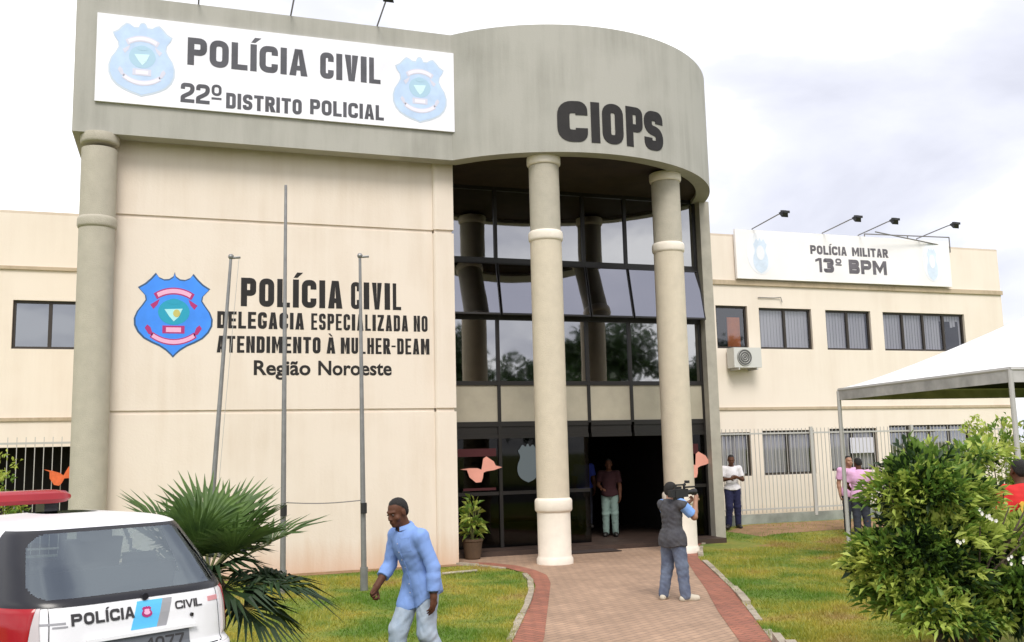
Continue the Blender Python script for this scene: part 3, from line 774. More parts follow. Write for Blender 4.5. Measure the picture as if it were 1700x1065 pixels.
for i in range(n - 1):
    fs += [(i, i + 1, n + i + 1, n + i), (2 * n + i + 1, 2 * n + i, 3 * n + i, 3 * n + i + 1), (i + 1, i, 2 * n + i, 2 * n + i + 1), (n + i, n + i + 1, 3 * n + i + 1, 3 * n + i)]
fas = MB(); fas.add(vs, fs)
fascia = fas.build('fascia', 'concrete', ent, smooth=25)
mb = MB(); mb.prism([(-1.6, 22.1), (-1.6, 17.5)] + [(CX + (CR - .1) * math.sin(a0 + .03 + (a1 - a0 - .03) * i / 40), CY - (CR - .1) * math.cos(a0 + .03 + (a1 - a0 - .03) * i / 40)) for i in range(41)] + [(11.2, 22.1)], 9.6, 9.75, lambda u, v, w: (u, v, w))
mb.build('roof', 'concrete', ent)
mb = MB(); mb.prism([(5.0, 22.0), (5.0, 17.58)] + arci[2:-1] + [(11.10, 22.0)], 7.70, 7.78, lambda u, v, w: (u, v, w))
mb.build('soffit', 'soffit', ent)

# columns: shaft, rings and a broader white foot
def column(cx, cy, foot):
    mb = MB()
    z = 0.0
    if foot:
        mb.lathe((cx, cy), [(.30, 1.0), (.30, 6.05)], 40)
    else:
        mb.lathe((cx, cy), [(.29, 0), (.29, 7.38)], 40)
    c = mb.build('column', 'colcream' if foot else 'colgrey', ent, smooth=40)
    if foot:
        mb = MB(); mb.lathe((cx, cy), [(.29, 6.05), (.29, 7.45)], 40); mb.build('upper_shaft', 'colgrey', c, smooth=40)
    r0 = .30 if foot else .29
    for z0, z1, e in ((6.00, 6.16, .030), (7.48, 7.64, .026)):
        mb = MB()
        mb.lathe((cx, cy), [(r0, z0 - .02), (r0 + e * .7, z0), (r0 + e, z0 + .03), (r0 + e, z1 - .03), (r0 + e * .7, z1), (r0, z1 + .02 if z1 < 7 else z1)], 40)
        mb.build('column_ring', 'colwhite' if foot else 'colgrey', c, smooth=50)
    if foot:
        mb = MB()
        mb.lathe((cx, cy), [(.335, 0), (.335, .10), (.315, .13), (.305, .16), (.305, .93), (.33, .95), (.345, .98), (.345, 1.14), (.33, 1.17), (r0, 1.19)], 40)
        mb.build('column_base', 'colwhite', c, smooth=50)
    return c
column(6.53, 16.78, True)
column(9.38, 17.22, True)
column(-1.40, 17.52, False)
# slim grey end wall of the tower
mb = MB(); mb.box(11.17, 11.42, 18.95, 22.0, 0, 7.64)
mb.build('end_wall', mat('end_wall_render', (0.40, 0.375, 0.32), 0.9, var=0.12, vscale=3), ent)

# curtain wall
YG = 19.2
E_ = [5.0, 6.31, 7.33, 8.35, 9.37, 10.39, 11.16]
ZR = [2.36, 2.63, 3.47, 4.86, 6.09, 7.69]
fr = MB()
for x in E_:
    fr.box(x - .035, x + .035, YG - .05, YG + .07, (2.63 if x in (8.35, 9.37) else .1), ZR[-1])
for z, h in ((2.36, .04), (2.62, .05), (3.47, .045), (4.86, .05), (6.09, .055), (7.66, .04)):
    for a, b in zip(E_, E_[1:]):
        fr.box(a + .035, b - .035, YG - .045, YG + .065, z - h, z + h)
frame = fr.build('window_frame', 'frame', ent)
for i, (a, b) in enumerate(zip(E_, E_[1:])):
    a += .036; b -= .036
    mb = MB(); mb.box(a, b, YG - .01, YG + .01, 6.15, 7.62); mb.build('window_pane', 'mirror', ent)
    mb = MB(); mb.box(a, b, YG - .01, YG + .01, 3.516, 4.81); mb.build('window_pane', 'mirror', ent)
    mb = MB(); mb.box(a, b, YG - .02, YG + .02, 2.671, 3.424); mb.build('spandrel_panel', 'spandrel', ent)
    mb = MB(); mb.box(a, b, YG - .02, YG + .02, 2.401, 2.569); mb.build('lintel_panel', 'frame', ent)
    # top-hung window pushed open at its foot
    p = thing('awning_window', None, None, ((a + b) / 2, YG - .06, 6.03)); p.parent = ent; p.location = Vector(p.location) - world_loc(ent)
    w = (b - a) / 2 + .02; h = 1.18
    mb = MB()
    for x0, x1, z0, z1 in ((-w, w, -.03, 0), (-w, w, -h, -h + .04), (-w, -w + .015, -h + .04, -.03), (w - .015, w, -h + .04, -.03)):
        mb.box(x0, x1, -.02, .02, z0, z1)
    # the frame mesh is the part; the Empty is replaced by it
    COL.objects.unlink(p); bpy.data.objects.remove(p)
    sash = mb.build('awning_window', 'frame', ent, local=True)
    sash.location = Vector(((a + b) / 2, YG - .07, 6.03)) - world_loc(ent)
    sash.rotation_euler = (rad(-12.5), 0, 0)
    mb = MB(); mb.add([(-w + .015, -.004, -h + .04), (w - .015, -.004, -h + .04), (w - .015, -.004, -.03), (-w + .015, -.004, -.03)], [(0, 1, 2, 3)])
    mb.build('window_pane', 'awn', sash, local=True)
# entrance: fixed glazing either side, the middle stands open
for i in (0, 1, 2, 5):
    a, b = E_[i] + .036, E_[i + 1] - .036
    mb = MB()
    for z0, z1 in ((.11, 1.16), (1.24, 2.32)):
        mb.box(a, b, YG - .006, YG + .006, z0, z1)
    mb.build('entrance_pane', 'lobbyglass', ent)
    mb = MB(); mb.box(a, b, YG - .03, YG + .03, 1.165, 1.235); mb.build('door_rail', 'frame', ent)
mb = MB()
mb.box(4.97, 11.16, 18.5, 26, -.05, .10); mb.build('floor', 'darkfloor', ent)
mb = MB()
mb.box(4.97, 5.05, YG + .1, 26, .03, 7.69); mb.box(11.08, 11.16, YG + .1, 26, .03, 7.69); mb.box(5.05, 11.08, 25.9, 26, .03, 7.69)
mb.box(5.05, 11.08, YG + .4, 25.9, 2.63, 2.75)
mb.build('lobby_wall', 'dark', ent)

# painted lettering and emblem on the front wall
pf = plane_fn(YW)
mb = MB()
blocks(mb, 'POLÍCIA', 1.00, 2.82, 4.75, 5.27, pf, .205, .004, gap=.5)
blocks(mb, 'CIVIL', 2.98, 3.93, 4.75, 5.26, pf, .205, .004, gap=.5)
mb.build('wall_lettering', 'paint', ent)
mb = MB()
blocks(mb, 'DELEGACIA', 0.60, 2.12, 4.345, 4.65, pf, .21, .004, gap=.5)
blocks(mb, 'ESPECIALIZADA', 2.25, 4.06, 4.345, 4.65, pf, .21, .004, gap=.5)
blocks(mb, 'NO', 4.17, 4.44, 4.345, 4.65, pf, .21, .004, gap=.5)
blocks(mb, 'ATENDIMENTO', 0.60, 2.42, 3.91, 4.21, pf, .21, .004, gap=.5)
blocks(mb, 'À', 2.53, 2.69, 3.91, 4.21, pf, .21, .004)
blocks(mb, 'MULHER-DEAM', 2.79, 4.47, 3.91, 4.21, pf, .21, .004, gap=.5)
mb.build('wall_lettering', 'paint', ent)
mb = MB()
lettering(mb, 'Região', 1.24, 2.24, 3.51, 3.78, pf, 0.024, .004)
mb.build('wall_lettering', 'paint', ent); mb = MB()
lettering(mb, 'Noroeste', 2.38, 3.74, 3.51, 3.78, pf, 0.024, .004)
mb.build('wall_lettering', 'paint', ent)
emblem(ent, -0.13, 4.57, 0.655, 0.76, pf, MAIN_E, SHIELD)
# CIOPS on the drum: fat hand-cut letters
def drum(u, v, w):
    a = rad(u); r = CR + w
    return (CX + r * math.sin(a), CY - r * math.cos(a), v)
def glyph_on_drum(ch, u0, u1):
    k = CR * math.pi / 180
    W_ = (u1 - u0) * k
    for q, grp in enumerate(block_glyph(ch, W_, .80, min(.245, W_ * (.40 if ch != 'I' else 1.0)))):
        for poly in grp:
            n_ = len(poly)
            vs = [drum(u0 + p[0] / k, 7.82 + p[1], .012 + .0004 * q) for p in poly] + [drum(u0 + p[0] / k, 7.82 + p[1], -.02) for p in poly]
            mb.add(vs, [tuple(range(n_))] + [(i, i + n_, (i + 1) % n_ + n_, (i + 1) % n_) for i in range(n_)])
mb = MB()
for ch, u0, u1 in (('C', -14.3, -5.6), ('I', -4.6, -2.0), ('O', -1.2, 5.4), ('P', 6.4, 12.1), ('S', 12.7, 20.0)):
    glyph_on_drum(ch, u0, u1)
mb.build('wall_lettering', 'paint', ent)

# ------------------------------------------------------------------ large banner on the fascia
YF = 17.3
ban = thing('banner_sign', 'large white police banner with grey lettering and two shields on the grey fascia', 'sign', (1.7, YF, 8.2))
mb = MB(); mb.box(-1.49, 4.90, YF - .05, YF - .002, 8.17, 9.76); mb.build('panel', 'banner', ban)
bf = plane_fn(YF - .05)
mb = MB()
blocks(mb, 'POLÍCIA', 0.0, 2.10, 8.98, 9.49, bf, .22, .004, gap=.42)
blocks(mb, 'CIVIL', 2.33, 3.46, 8.98, 9.49, bf, .22, .004, gap=.42)
mb.build('lettering', 'ink', ban); mb = MB()
blocks(mb, '22', -0.10, 0.39, 8.28, 8.64, bf, .20, .004, gap=.35)
blocks(mb, 'º', 0.42, 0.59, 8.38, 8.66, bf, .17, .004)
blocks(mb, 'DISTRITO', 0.67, 2.00, 8.24, 8.53, bf, .22, .004, gap=.45)
blocks(mb, 'POLICIAL', 2.15, 3.52, 8.27, 8.56, bf, .22, .004, gap=.45)
mb.build('lettering', 'ink', ban)
emblem(ban, -0.745, 8.99, .545, .68, bf, PALE_E, SHIELD_R)
emblem(ban, 4.22, 8.95, .53, .66, bf, PALE_E, SHIELD_R)

# ------------------------------------------------------------------ long two-storey building behind
YB = 22.0
wing = thing('office_building', 'long two-storey cream building behind the round entrance tower', 'building', (12, 23, 0))
def holed_wall(mb, x0, x1, z0, z1, Y, holes, dep=.16, mi=0):
    xs_ = sorted({x0, x1, *[h[0] for h in holes], *[h[1] for h in holes]})
    zs_ = sorted({z0, z1, *[h[2] for h in holes], *[h[3] for h in holes]})
    for i in range(len(xs_) - 1):
        for j in range(len(zs_) - 1):
            cx_, cz_ = (xs_[i] + xs_[i + 1]) / 2, (zs_[j] + zs_[j + 1]) / 2
            if any(h[0] < cx_ < h[1] and h[2] < cz_ < h[3] for h in holes): continue
            a, b, c, d = xs_[i], xs_[i + 1], zs_[j], zs_[j + 1]
            mb.add([(a, Y, c), (b, Y, c), (b, Y, d), (a, Y, d)], [(0, 1, 2, 3)], mi)
    for a, b, c, d in holes:
        q = Y + dep
        mb.add([(a, Y, c), (b, Y, c), (b, Y, d), (a, Y, d), (a, q, c), (b, q, c), (b, q, d), (a, q, d)],
               [(0, 4, 5, 1), (1, 5, 6, 2), (2, 6, 7, 3), (3, 7, 4, 0)], mi)
UP = [(13.30, 14.26, 4.60, 5.74), (14.62, 16.28, 4.60, 5.71), (16.74, 18.24, 4.60, 5.70), (18.66, 21.55, 4.60, 5.69)]
LO = [(13.25, 14.15, 1.27, 2.40), (14.52, 16.12, 1.27, 2.43), (16.62, 18.16, 1.32, 2.45), (18.59, 21.42, 1.32, 2.51)]
LEFTW = [(-3.31, -1.9, 4.39, 5.41)]
LEFTD = [(-4.6, -1.95, 0.15, 2.37)]
mb = MB()
holed_wall(mb, 11.42, 23.0, 0, 7.62, YB, UP + LO)
mb.add([(23.0, YB, 0), (23.0, 34, 0), (23.0, 34, 7.62), (23.0, YB, 7.62)], [(0, 1, 2, 3)])
mb.build('wall', 'cream_wing', wing)
mb = MB()
holed_wall(mb, -12.0, -1.35, 0, 7.25, YB, LEFTW + LEFTD)
mb.add([(-12.0, YB, 0), (-12.0, 34, 0), (-12.0, 34, 7.25), (-12.0, YB, 7.25)], [(3, 2, 1, 0)])
mb.build('wall', 'cream_wing', wing)
mb = MB()
mb.box(11.42, 23.03, YB - .05, YB - .003, 6.30, 6.42); mb.box(11.42, 23.03, YB - .035, YB - .003, 2.98, 3.05)
mb.build('ledge', 'ledge', wing); mb = MB()
mb.box(-12.0, -1.80, YB - .045, YB - .003, 6.05, 6.12); mb.box(-12.0, -1.80, YB - .035, YB - .003, 2.90, 2.97)
mb.build('ledge', 'ledge', wing)
mb = MB()
mb.box(11.42, 23.0, YB + .003, YB + .25, 7.62, 7.68); mb.build('coping', 'cream_far', wing); mb = MB(); mb.box(-12.0, -1.5, YB + .003, YB + .25, 7.25, 7.31)
mb.build('coping', 'cream_far', wing)
mb = MB(); mb.box(-11.9, 22.9, YB + .3, 34, 6.5, 6.6); mb.build('roof', 'concrete', wing)
def window(a, b, c, d, leaves, pane, blind=None, part='window', tilt=False):
    mb = MB(); t = .055
    y0, y1 = YB + .07, YB + .13
    mb.box(a, b, y0, y1, d - t, d); mb.box(a, b, y0, y1, c, c + t)
    mb.box(a, a + t, y0, y1, c + t, d - t); mb.box(b - t, b, y0, y1, c + t, d - t)
    step = (b - a) / leaves
    for k in range(1, leaves):
        x = a + step * k
        mb.box(x - .035, x + .035, y0, y1, c + t, d - t)
    w = mb.build(part, 'wframe', wing)
    mb = MB()
    for k in range(leaves):
        x_, y_ = a + step * k + .036, a + step * (k + 1) - .036; mb.add([(x_, YB + .10, c + t), (y_, YB + .10, c + t), (y_, YB + .10, d - t), (x_, YB + .10, d - t)], [(0, 1, 2, 3)])
    mb.build('pane', pane, w)
    if blind:
        # vertical blind of narrow slats hanging behind the glass
        mb = MB()
        x = a + .05
        lo = c + .06
        while x < b - .08:
            skip = blind == 'half' and x > a + (b - a) * .62
            zz = lo if not skip else (lo if random.random() < .12 else d - .35 - random.random() * .1)
            if skip and random.random() < .55 and zz > lo: zz = d - .2
            mb.obox((x + .05, YB + .175, (zz + d) / 2), (.052, .010, 0), (0, .002, 0), (0, 0, (d - zz) / 2))
            x += .098
        mb.build('blind', 'blind', w)
    mb = MB()
    mb.box(a - .02, b + .02, YB + .9, YB + .95, c - .1, d + .1)
    return w
window(*UP[0], 1, 'winglass')
mb = MB(); mb.box(13.72, 14.10, YB + .15, YB + .18, 4.66, 5.45); mb.build('board', 'brownboard', wing)
window(*UP[1], 2, 'winglass', 'full'); window(*UP[2], 2, 'winglass', 'full'); window(*UP[3], 4, 'winglass', 'half')
window(*LO[0], 1, 'winglass', 'full'); window(*LO[1], 2, 'winglass', 'full'); window(*LO[2], 2, 'winglass', 'full'); window(*LO[3], 4, 'darkglass')
window(*LEFTW[0], 2, 'darkglass')
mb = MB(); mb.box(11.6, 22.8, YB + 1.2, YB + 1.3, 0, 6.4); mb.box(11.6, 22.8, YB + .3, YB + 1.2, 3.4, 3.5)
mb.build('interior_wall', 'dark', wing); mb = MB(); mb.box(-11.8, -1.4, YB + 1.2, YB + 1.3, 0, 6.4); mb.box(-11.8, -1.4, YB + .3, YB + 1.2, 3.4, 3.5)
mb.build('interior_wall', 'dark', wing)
mb = MB(); mb.tube([(14.6, YB - .03, 5.98), (15.1, YB - .03, 5.98), (15.3, YB - .05, 6.0), (15.33, YB - .06, 5.86)], .012, 6)
mb.build('conduit', 'pipe', wing)

# second banner on the right parapet
ban2 = thing('banner_sign', 'faded white military police banner on the parapet above the right windows', 'sign', (17.5, YB - .1, 6.45))
mb = MB(); mb.box(13.93, 21.08, YB - .14, YB - .052, 6.46, 7.80); mb.build('panel', 'banner2', ban2)
b2f = plane_fn(YB - .14)
mb = MB()
blocks(mb, 'POLÍCIA', 16.28, 17.48, 7.22, 7.47, b2f, .26, .004, gap=.4)
blocks(mb, 'MILITAR', 17.66, 18.88, 7.22, 7.47, b2f, .26, .004, gap=.4)
mb.build('lettering', 'inkfade', ban2); mb = MB()
blocks(mb, '13', 16.42, 17.02, 6.72, 7.12, b2f, .27, .004, gap=.5)
blocks(mb, 'º', 17.08, 17.28, 6.93, 7.13, b2f, .25, .004)
blocks(mb, 'BPM', 17.52, 18.80, 6.72, 7.12, b2f, .27, .004, gap=.4)
mb.build('lettering', 'inkfade', ban2)
for cx_, hw in ((14.68, .42), (20.42, .34)):
    mb = MB()
    mb.prism(ellipse(cx_, 7.17, hw, .58), -.002, .004, b2f, 0)
    mb.prism([(cx_ + a * hw * .55, 7.10 + b * .48) for a, b in SHIELD_R], .004, .007, b2f, 1)
    mb.prism(ellipse(cx_, 7.18, hw * .3, .2), .007, .01, b2f, 0)
    mb.build('emblem', ['fpale', 'fblue'], ban2)
mb = MB()
for p in (((18.2, 21.95, 7.9), (21.2, 21.95, 7.95)), ((18.2, 21.5, 7.86), (21.2, 21.95, 7.66)), ((21.2, 21.95, 7.95), (21.2, 21.95, 7.5)), ((19.7, 21.95, 7.93), (19.7, 21.95, 7.7)), ((18.2, 21.95, 7.9), (18.2, 21.95, 7.7))):
    mb.tube(p, .018, 6)
mb.build('support_frame', 'pipe', ban2)

# ------------------------------------------------------------------ floodlights
def floodlight(loc, length, label, group, rise=.1):
    t = thing('floodlight', label, 'lamp', loc, 0, group)
    mb = MB(); mb.tube([(0, 0, -.25), (0, -.03, 0), (0, -length * .85, rise), (0, -length, rise * .9)], .016, 6); mb.build('arm', 'pipe', t, local=True)
    mb = MB()
    y = -length; z = rise * .9
    c = Vector((0, y - .02, z - .06)); nrm = Vector((0, .75, -.66)).normalized()   # lens aims back at the sign
    up_ = Vector((0, .66, .75)).normalized()
    b0 = [c + Vector((sx * .10, 0, 0)) + up_ * sz * .09 for sx, sz in ((-1, -1), (1, -1), (1, 1), (-1, 1))]
    b1_ = [p - nrm * .12 + (c - p) * .45 for p in b0]
    mb.add(b0 + b1_, [(0, 1, 2, 3), (7, 6, 5, 4), (0, 4, 5, 1), (1, 5, 6, 2), (2, 6, 7, 3), (3, 7, 4, 0)])
    mb.box(-.13, .13, y - .12, y - .09, z - .02, z + .04)
    mb.build('lamp_head', 'lamp', t, local=True)
    return t
for (x, lbl) in ((14.5, 'black floodlight on the first arm beyond the tower above the right banner'), (16.75, 'black floodlight arm above the printed word on the right banner'),
                 (17.95, 'black floodlight arm starting at the pipe frame over the right banner'), (19.98, 'black floodlight farthest out along the right banner, over its faint emblem')):
    floodlight((x, YB - .06, 7.84), 1.45, lbl, 'floodlights over the right banner')
for (x, lbl) in ((0.17, 'thin floodlight arm above the left shield of the big banner'), (1.80, 'thin floodlight arm above the middle of the big banner'), (3.42, 'black floodlight above the right end of the big banner')):
    floodlight((x, YF + .1, 10.17), 1.05, lbl, 'floodlights over the big banner', rise=.12)

# ------------------------------------------------------------------ air conditioner
ac = thing('air_conditioner', 'white air conditioner unit fixed under the first upper window by the tower', 'air conditioner', (13.93, YB - .2, 4.0))
mb = MB(); mb.box(13.52, 14.34, YB - .42, YB - .08, 4.06, 4.58); mb.build('casing', 'ac', ac)
mb = MB(); mb.tube([(13.83, YB - .415, 4.32), (13.83, YB - .435, 4.32)], .22, 24, 0)
g = mb.build('fan_grille', 'acgrey', ac)
mb = MB()
for r in (.21, .15, .09, .04):
    mb.tube([(13.83 + r * math.cos(a * math.pi / 12), YB - .44, 4.32 + r * math.sin(a * math.pi / 12)) for a in range(25)], .007, 4)
mb.build('guard', 'ac', g)
for x in (13.66, 14.2):
    mb = MB(); mb.box(x - .02, x + .02, YB - .42, YB - .003, 4.0, 4.055); mb.build('bracket', 'steel', ac)

# ------------------------------------------------------------------ flagpoles
def flagpole(x, y, h, lean, label, rope=True, tip=True):
    t = thing('flagpole', label, 'flagpole', (x, y, float(zg(x, y))), 0, 'flagpoles in front of the lettered wall')
    lx = lean
    mb = MB(); mb.tube([(0, 0, 0), (lx * .28, 0, h * .28), (lx, 0, h)], [.045, .04, .022], 12); mb.build('pole', 'pole', t, local=True, smooth=40)
    if tip:
        mb = MB(); mb.ball((lx, 0, h), .045, 6); mb.tube([(lx, 0, h - .02), (lx + .14, -.03, h - .01)], .02, 6); mb.build('pulley', 'pole', t, local=True)
    if rope:
        mb = MB(); mb.tube([(lx + .12, -.03, h - .02), (lx * .6 + .09, -.05, h * .6), (lx * .2 + .07, -.05, h * .2)], .004, 4); mb.build('rope', 'steel', t, local=True)
    mb = MB(); mb.tube([(lx * .22, -.05, 1.16), (lx * .22, -.05, 1.32)], .05, 8); mb.build('cleat', 'lamp', t, local=True)
    mb = MB(); mb.tube([(0, 0, -.02), (0, 0, .35)], .06, 12); mb.build('sleeve', 'pole', t, local=True)
    return t
flagpole(.41, 15.4, 5.17, .30, 'short grey flagpole leaning in front of the blue shield emblem')
flagpole(1.53, 15.3, 6.35, .0, 'tallest grey flagpole, the middle one before the painted lettering', rope=False, tip=False)
flagpole(2.72, 15.05, 5.2, -.05, 'grey flagpole on the grass nearest the entrance columns', rope=False)
mb = MB(); mb.tube([(1.53 + (2.72 - 1.53) * i / 8, 15.25 - .2 * i / 8, 1.36 - .03 * math.sin(math.pi * i / 8)) for i in range(9)], .008, 5)
tag(mb.build('rope', 'pipe'), 'thin rope stretched between the middle and right flagpoles', 'rope')

# ------------------------------------------------------------------ fences
def fence(name, label, x0, x1, Y, z0, z1, posts, base, sp=.115):
    t = thing(name, label, 'fence', (x0, Y, 0))
    mb = MB(); x = x0
    while x <= x1:
        mb.box(x - .0065, x + .0065, Y - .0065, Y + .0065, z0, z1); x += sp
    mb.build('bars', 'steel', t)
    for z in (z0 + .1, z1 - .12):
        mb = MB(); mb.box(x0, x1, Y - .03, Y - .010, z - .02, z + .02); mb.build('rail', 'steel', t)
    for p in posts:
        mb = MB(); mb.box(p - .04, p + .04, Y - .08, Y - .032, z0 - .1, z1 + .03); mb.build('post', 'steel', t)
    if base:
        mb = MB(); mb.box(x0, x1, Y - .07, Y + .10, -.1, z0 - .02); mb.build('kerb_wall', 'lowwall', t)
    return t
fence('metal_fence', 'pale vertical bar fence on a low kerb along the right building', 11.5, 21.5, 20.75, .40, 2.46, (15.07, 18.2, 21.3), True)
fence('metal_fence', 'pale vertical bar fence across the dark opening left of the building', -6.5, -1.75, 21.0, .3, 2.55, (-4.4,), True, .16)

# ------------------------------------------------------------------ paper butterflies, posters, shield on the glass
def butterfly(loc, s, rz, m, label):
    wing_ = [(0, 0), (.12, .55), (.40, .62), (.72, .40), (1.0, .10), (.60, -.02), (.20, -.12)]
    poly = [(0, -.02), (.10, .50), (.26, .60), (.62, .36), (.72, .16), (1.05, .07), (.60, -.06), (.25, -.10), (.10, -.16), (.06, -.42), (-.02, -.60), (-.28, -.62), (-.60, -.36), (-.72, -.02), (-1.05, .02), (-.60, .07), (-.2, .06)]
    mb = MB(); mb.prism(poly, -.006, .006, lambda u, v, w: (u * s, -w, v * s))
    o = mb.build('paper_butterfly', m); o.location = loc; o.rotation_euler = (0, rz, 0)
    return tag(o, label, 'decoration', 'paper butterflies')
butterfly((5.88, YG - .08, 1.70), .43, 0, 'butter', 'whole salmon paper butterfly on the dark glass above the potted plant')
butterfly((10.84, YG - .08, 1.66), .46, -.1, 'butter', 'salmon paper butterfly half hidden behind the right entrance column')
butterfly((-2.12, 20.90, 1.80), .36, .3, 'butterO', 'orange paper butterfly on the left fence beside the grey column')
mb = MB()
mb.box(5.25, 6.22, YG - .035, YG - .02, 1.96, 2.12)
tag(mb.build('red_ribbon', 'maroon'), 'wide dark red ribbon across the glass above the whole butterfly', 'ribbon')
mb = MB(); mb.box(5.5, 6.2, YG - .035, YG - .02, 1.27, 1.32)
tag(mb.build('red_ribbon', 'maroon'), 'narrow dark red ribbon across the glass below the whole butterfly', 'ribbon')
mb = MB(); mb.box(10.55, 10.95, YG - .045, YG - .03, 1.9, 2.12)
tag(mb.build('red_ribbon', 'maroon'), 'dark red ribbon above the butterfly at the right column', 'ribbon')
mb = MB(); mb.prism([(6.92 + a * .24, 1.80 + b * .40) for a, b in SHIELD_R], 0, .01, plane_fn(YG - .02))
tag(mb.build('shield_sticker', 'shieldpale'), 'pale blue shield on the entrance glass beside the left column', 'sticker')

# ------------------------------------------------------------------ foliage helpers
def leaf_cloud(centers, dirs, per, length, width, spread, mats_n, weights, droop=.3, jit=.05):
    """whorls of pointed leaves (two bent quads each) at the twig tips; returns V, F, material index"""
    n = len(centers) * per
    C0 = np.repeat(centers, per, 0); D0 = np.repeat(dirs, per, 0)
    d = D0 + RNG.normal(0, spread, (n, 3)); d /= np.linalg.norm(d, axis=1)[:, None]
    base = C0 + RNG.normal(0, jit, (n, 3))
    up_ = np.array([0, 0, 1.0]) + RNG.normal(0, .5, (n, 3))
    sd = np.cross(d, up_); sd /= np.linalg.norm(sd, axis=1)[:, None] + 1e-9
    L_ = length * RNG.uniform(.6, 1.25, n)[:, None]; w = width * RNG.uniform(.7, 1.2, n)[:, None]
    mid = base + d * L_ * .5; tip = base + d * L_ + np.array([0, 0, -1.0]) * L_ * droop * RNG.uniform(.2, 1, n)[:, None]
    nrm = np.cross(sd, d)
    V = np.empty((n, 4, 3)); V[:, 0] = base; V[:, 1] = mid + sd * w + nrm * w * .4; V[:, 2] = tip; V[:, 3] = mid - sd * w + nrm * w * .4
    F = np.empty((n, 2, 3), int); b = np.arange(n) * 4
    F[:, 0] = np.c_[b, b + 1, b + 2]; F[:, 1] = np.c_[b, b + 2, b + 3]
    mi = np.repeat(RNG.choice(len(weights), n, p=weights), 2)
    return V.reshape(-1, 3), F.reshape(-1, 3), mi

# ------------------------------------------------------------------ flowering bush
def flowering_bush():
    bx, by = 6.35, 6.75
    z0 = float(zg(bx, by))
    t = thing('flowering_bush', 'large leafy bush with small white flowers on the right lawn', 'bush', (bx, by, z0))
    masses = [((-.44, 0, .84), (.56, .55, .46), 26), ((-.46, 0, 1.36), (.34, .4, .36), 15), ((.40, 0, .56), (.84, .6, .46), 36), ((-.45, -.1, .50), (.42, .5, .26), 7), ((-.12, .05, 1.22), (.24, .35, .34), 12), ((.50, .3, 1.66), (.34, .22, .06), 4)]
    Cs, Ds, Tw = [], [], []
    for c, r, q in masses:
        c, r = np.array(c), np.array(r)
        for _ in range(q):
            u = RNG.normal(0, 1, 3); u /= np.linalg.norm(u)
            if u[1] > .35: u[1] *= -1
            cc = c + u * r * RNG.uniform(.72, .98); cr_ = RNG.uniform(.12, .23) * (1 if r[2] > .1 else .6)
            m = int(46 * (cr_ / .2) ** 2)
            v = RNG.normal(0, 1, (m, 3)); v /= np.linalg.norm(v, axis=1)[:, None]
            v[:, 2] = np.where(v[:, 2] < -.3, -v[:, 2], v[:, 2])
            Cs.append(cc + v * cr_ * RNG.uniform(.5, 1.1, (m, 1))); Ds.append(v + u * .7 + np.array([0, 0, .5]))
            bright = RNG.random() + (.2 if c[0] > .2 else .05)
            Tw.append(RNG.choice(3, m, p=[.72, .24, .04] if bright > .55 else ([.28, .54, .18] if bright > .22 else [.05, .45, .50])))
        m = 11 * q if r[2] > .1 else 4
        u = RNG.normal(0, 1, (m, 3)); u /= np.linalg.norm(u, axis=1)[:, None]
        Cs.append(c + u * r * RNG.uniform(.2, .8, (m, 1))); Ds.append(u); Tw.append(np.full(m, 2))  # inner leaves all dark: shade between the clumps put into the colour
    Cs, Ds, tw = np.vstack(Cs), np.vstack(Ds), np.concatenate(Tw)
    k = Cs[:, 2] > .16; Cs, Ds, tw = Cs[k], Ds[k], tw[k]
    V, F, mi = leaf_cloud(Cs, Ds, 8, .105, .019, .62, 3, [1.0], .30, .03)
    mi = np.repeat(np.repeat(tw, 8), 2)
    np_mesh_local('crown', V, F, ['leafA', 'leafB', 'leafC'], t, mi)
    mb = MB()
    for k in range(9):
        a = k * .7 + .3; e = Vector((math.cos(a) * .5 - .12, math.sin(a) * .45, .85 + .25 * math.sin(k * 2.1)))
        b = Vector((math.cos(a) * .06 - .1, math.sin(a) * .06, 0))
        m_ = b.lerp(e, .5) + Vector((math.cos(a) * .1, math.sin(a) * .1, .05))
        mb.tube([b, m_, e], [.028, .02, .008], 6)
        for q in range(4):
            e3 = e + Vector((random.uniform(-.35, .35), random.uniform(-.35, .35), random.uniform(.0, .45)))
            mb.tube([m_.lerp(e, .3 + .15 * q), e3], [.012, .005], 5)
    mb.tube([(.0, .05, .6), (.15, .2, 1.2), (.45, .3, 1.62), (.75, .3, 1.68)], [.016, .012, .008, .004], 5)
    mb.tube([(-.1, -.2, .35), (-.45, -.35, .28), (-.75, -.4, .42)], [.012, .008, .004], 5)
    mb.build('branches', 'bark', t, local=True)
    # flowers: little clusters of five-petalled blossoms on the side towards the street
    mb = MB()
    spots = [(-.27, -.60, 1.20), (-.21, -.61, 1.16), (-.31, -.59, 1.23), (-.14, -.68, .86), (.0, -.70, .84), (-.55, -.58, 1.02)]
    for s_ in spots:
        for q in range(3):
            c = Vector(s_) + Vector((random.uniform(-.035, .035), random.uniform(-.03, .03), random.uniform(-.03, .03)))
            for k in range(5):
                a = 2 * math.pi * k / 5 + q
                d = Vector((math.cos(a), -.25, math.sin(a))) * .017
                sd = Vector((-math.sin(a), 0, math.cos(a))) * .008
                mb.add([c, c + d * .6 + sd, c + d, c + d * .6 - sd], [(0, 1, 2, 3)])
    mb.build('flowers', 'petal', t, local=True)
flowering_bush()

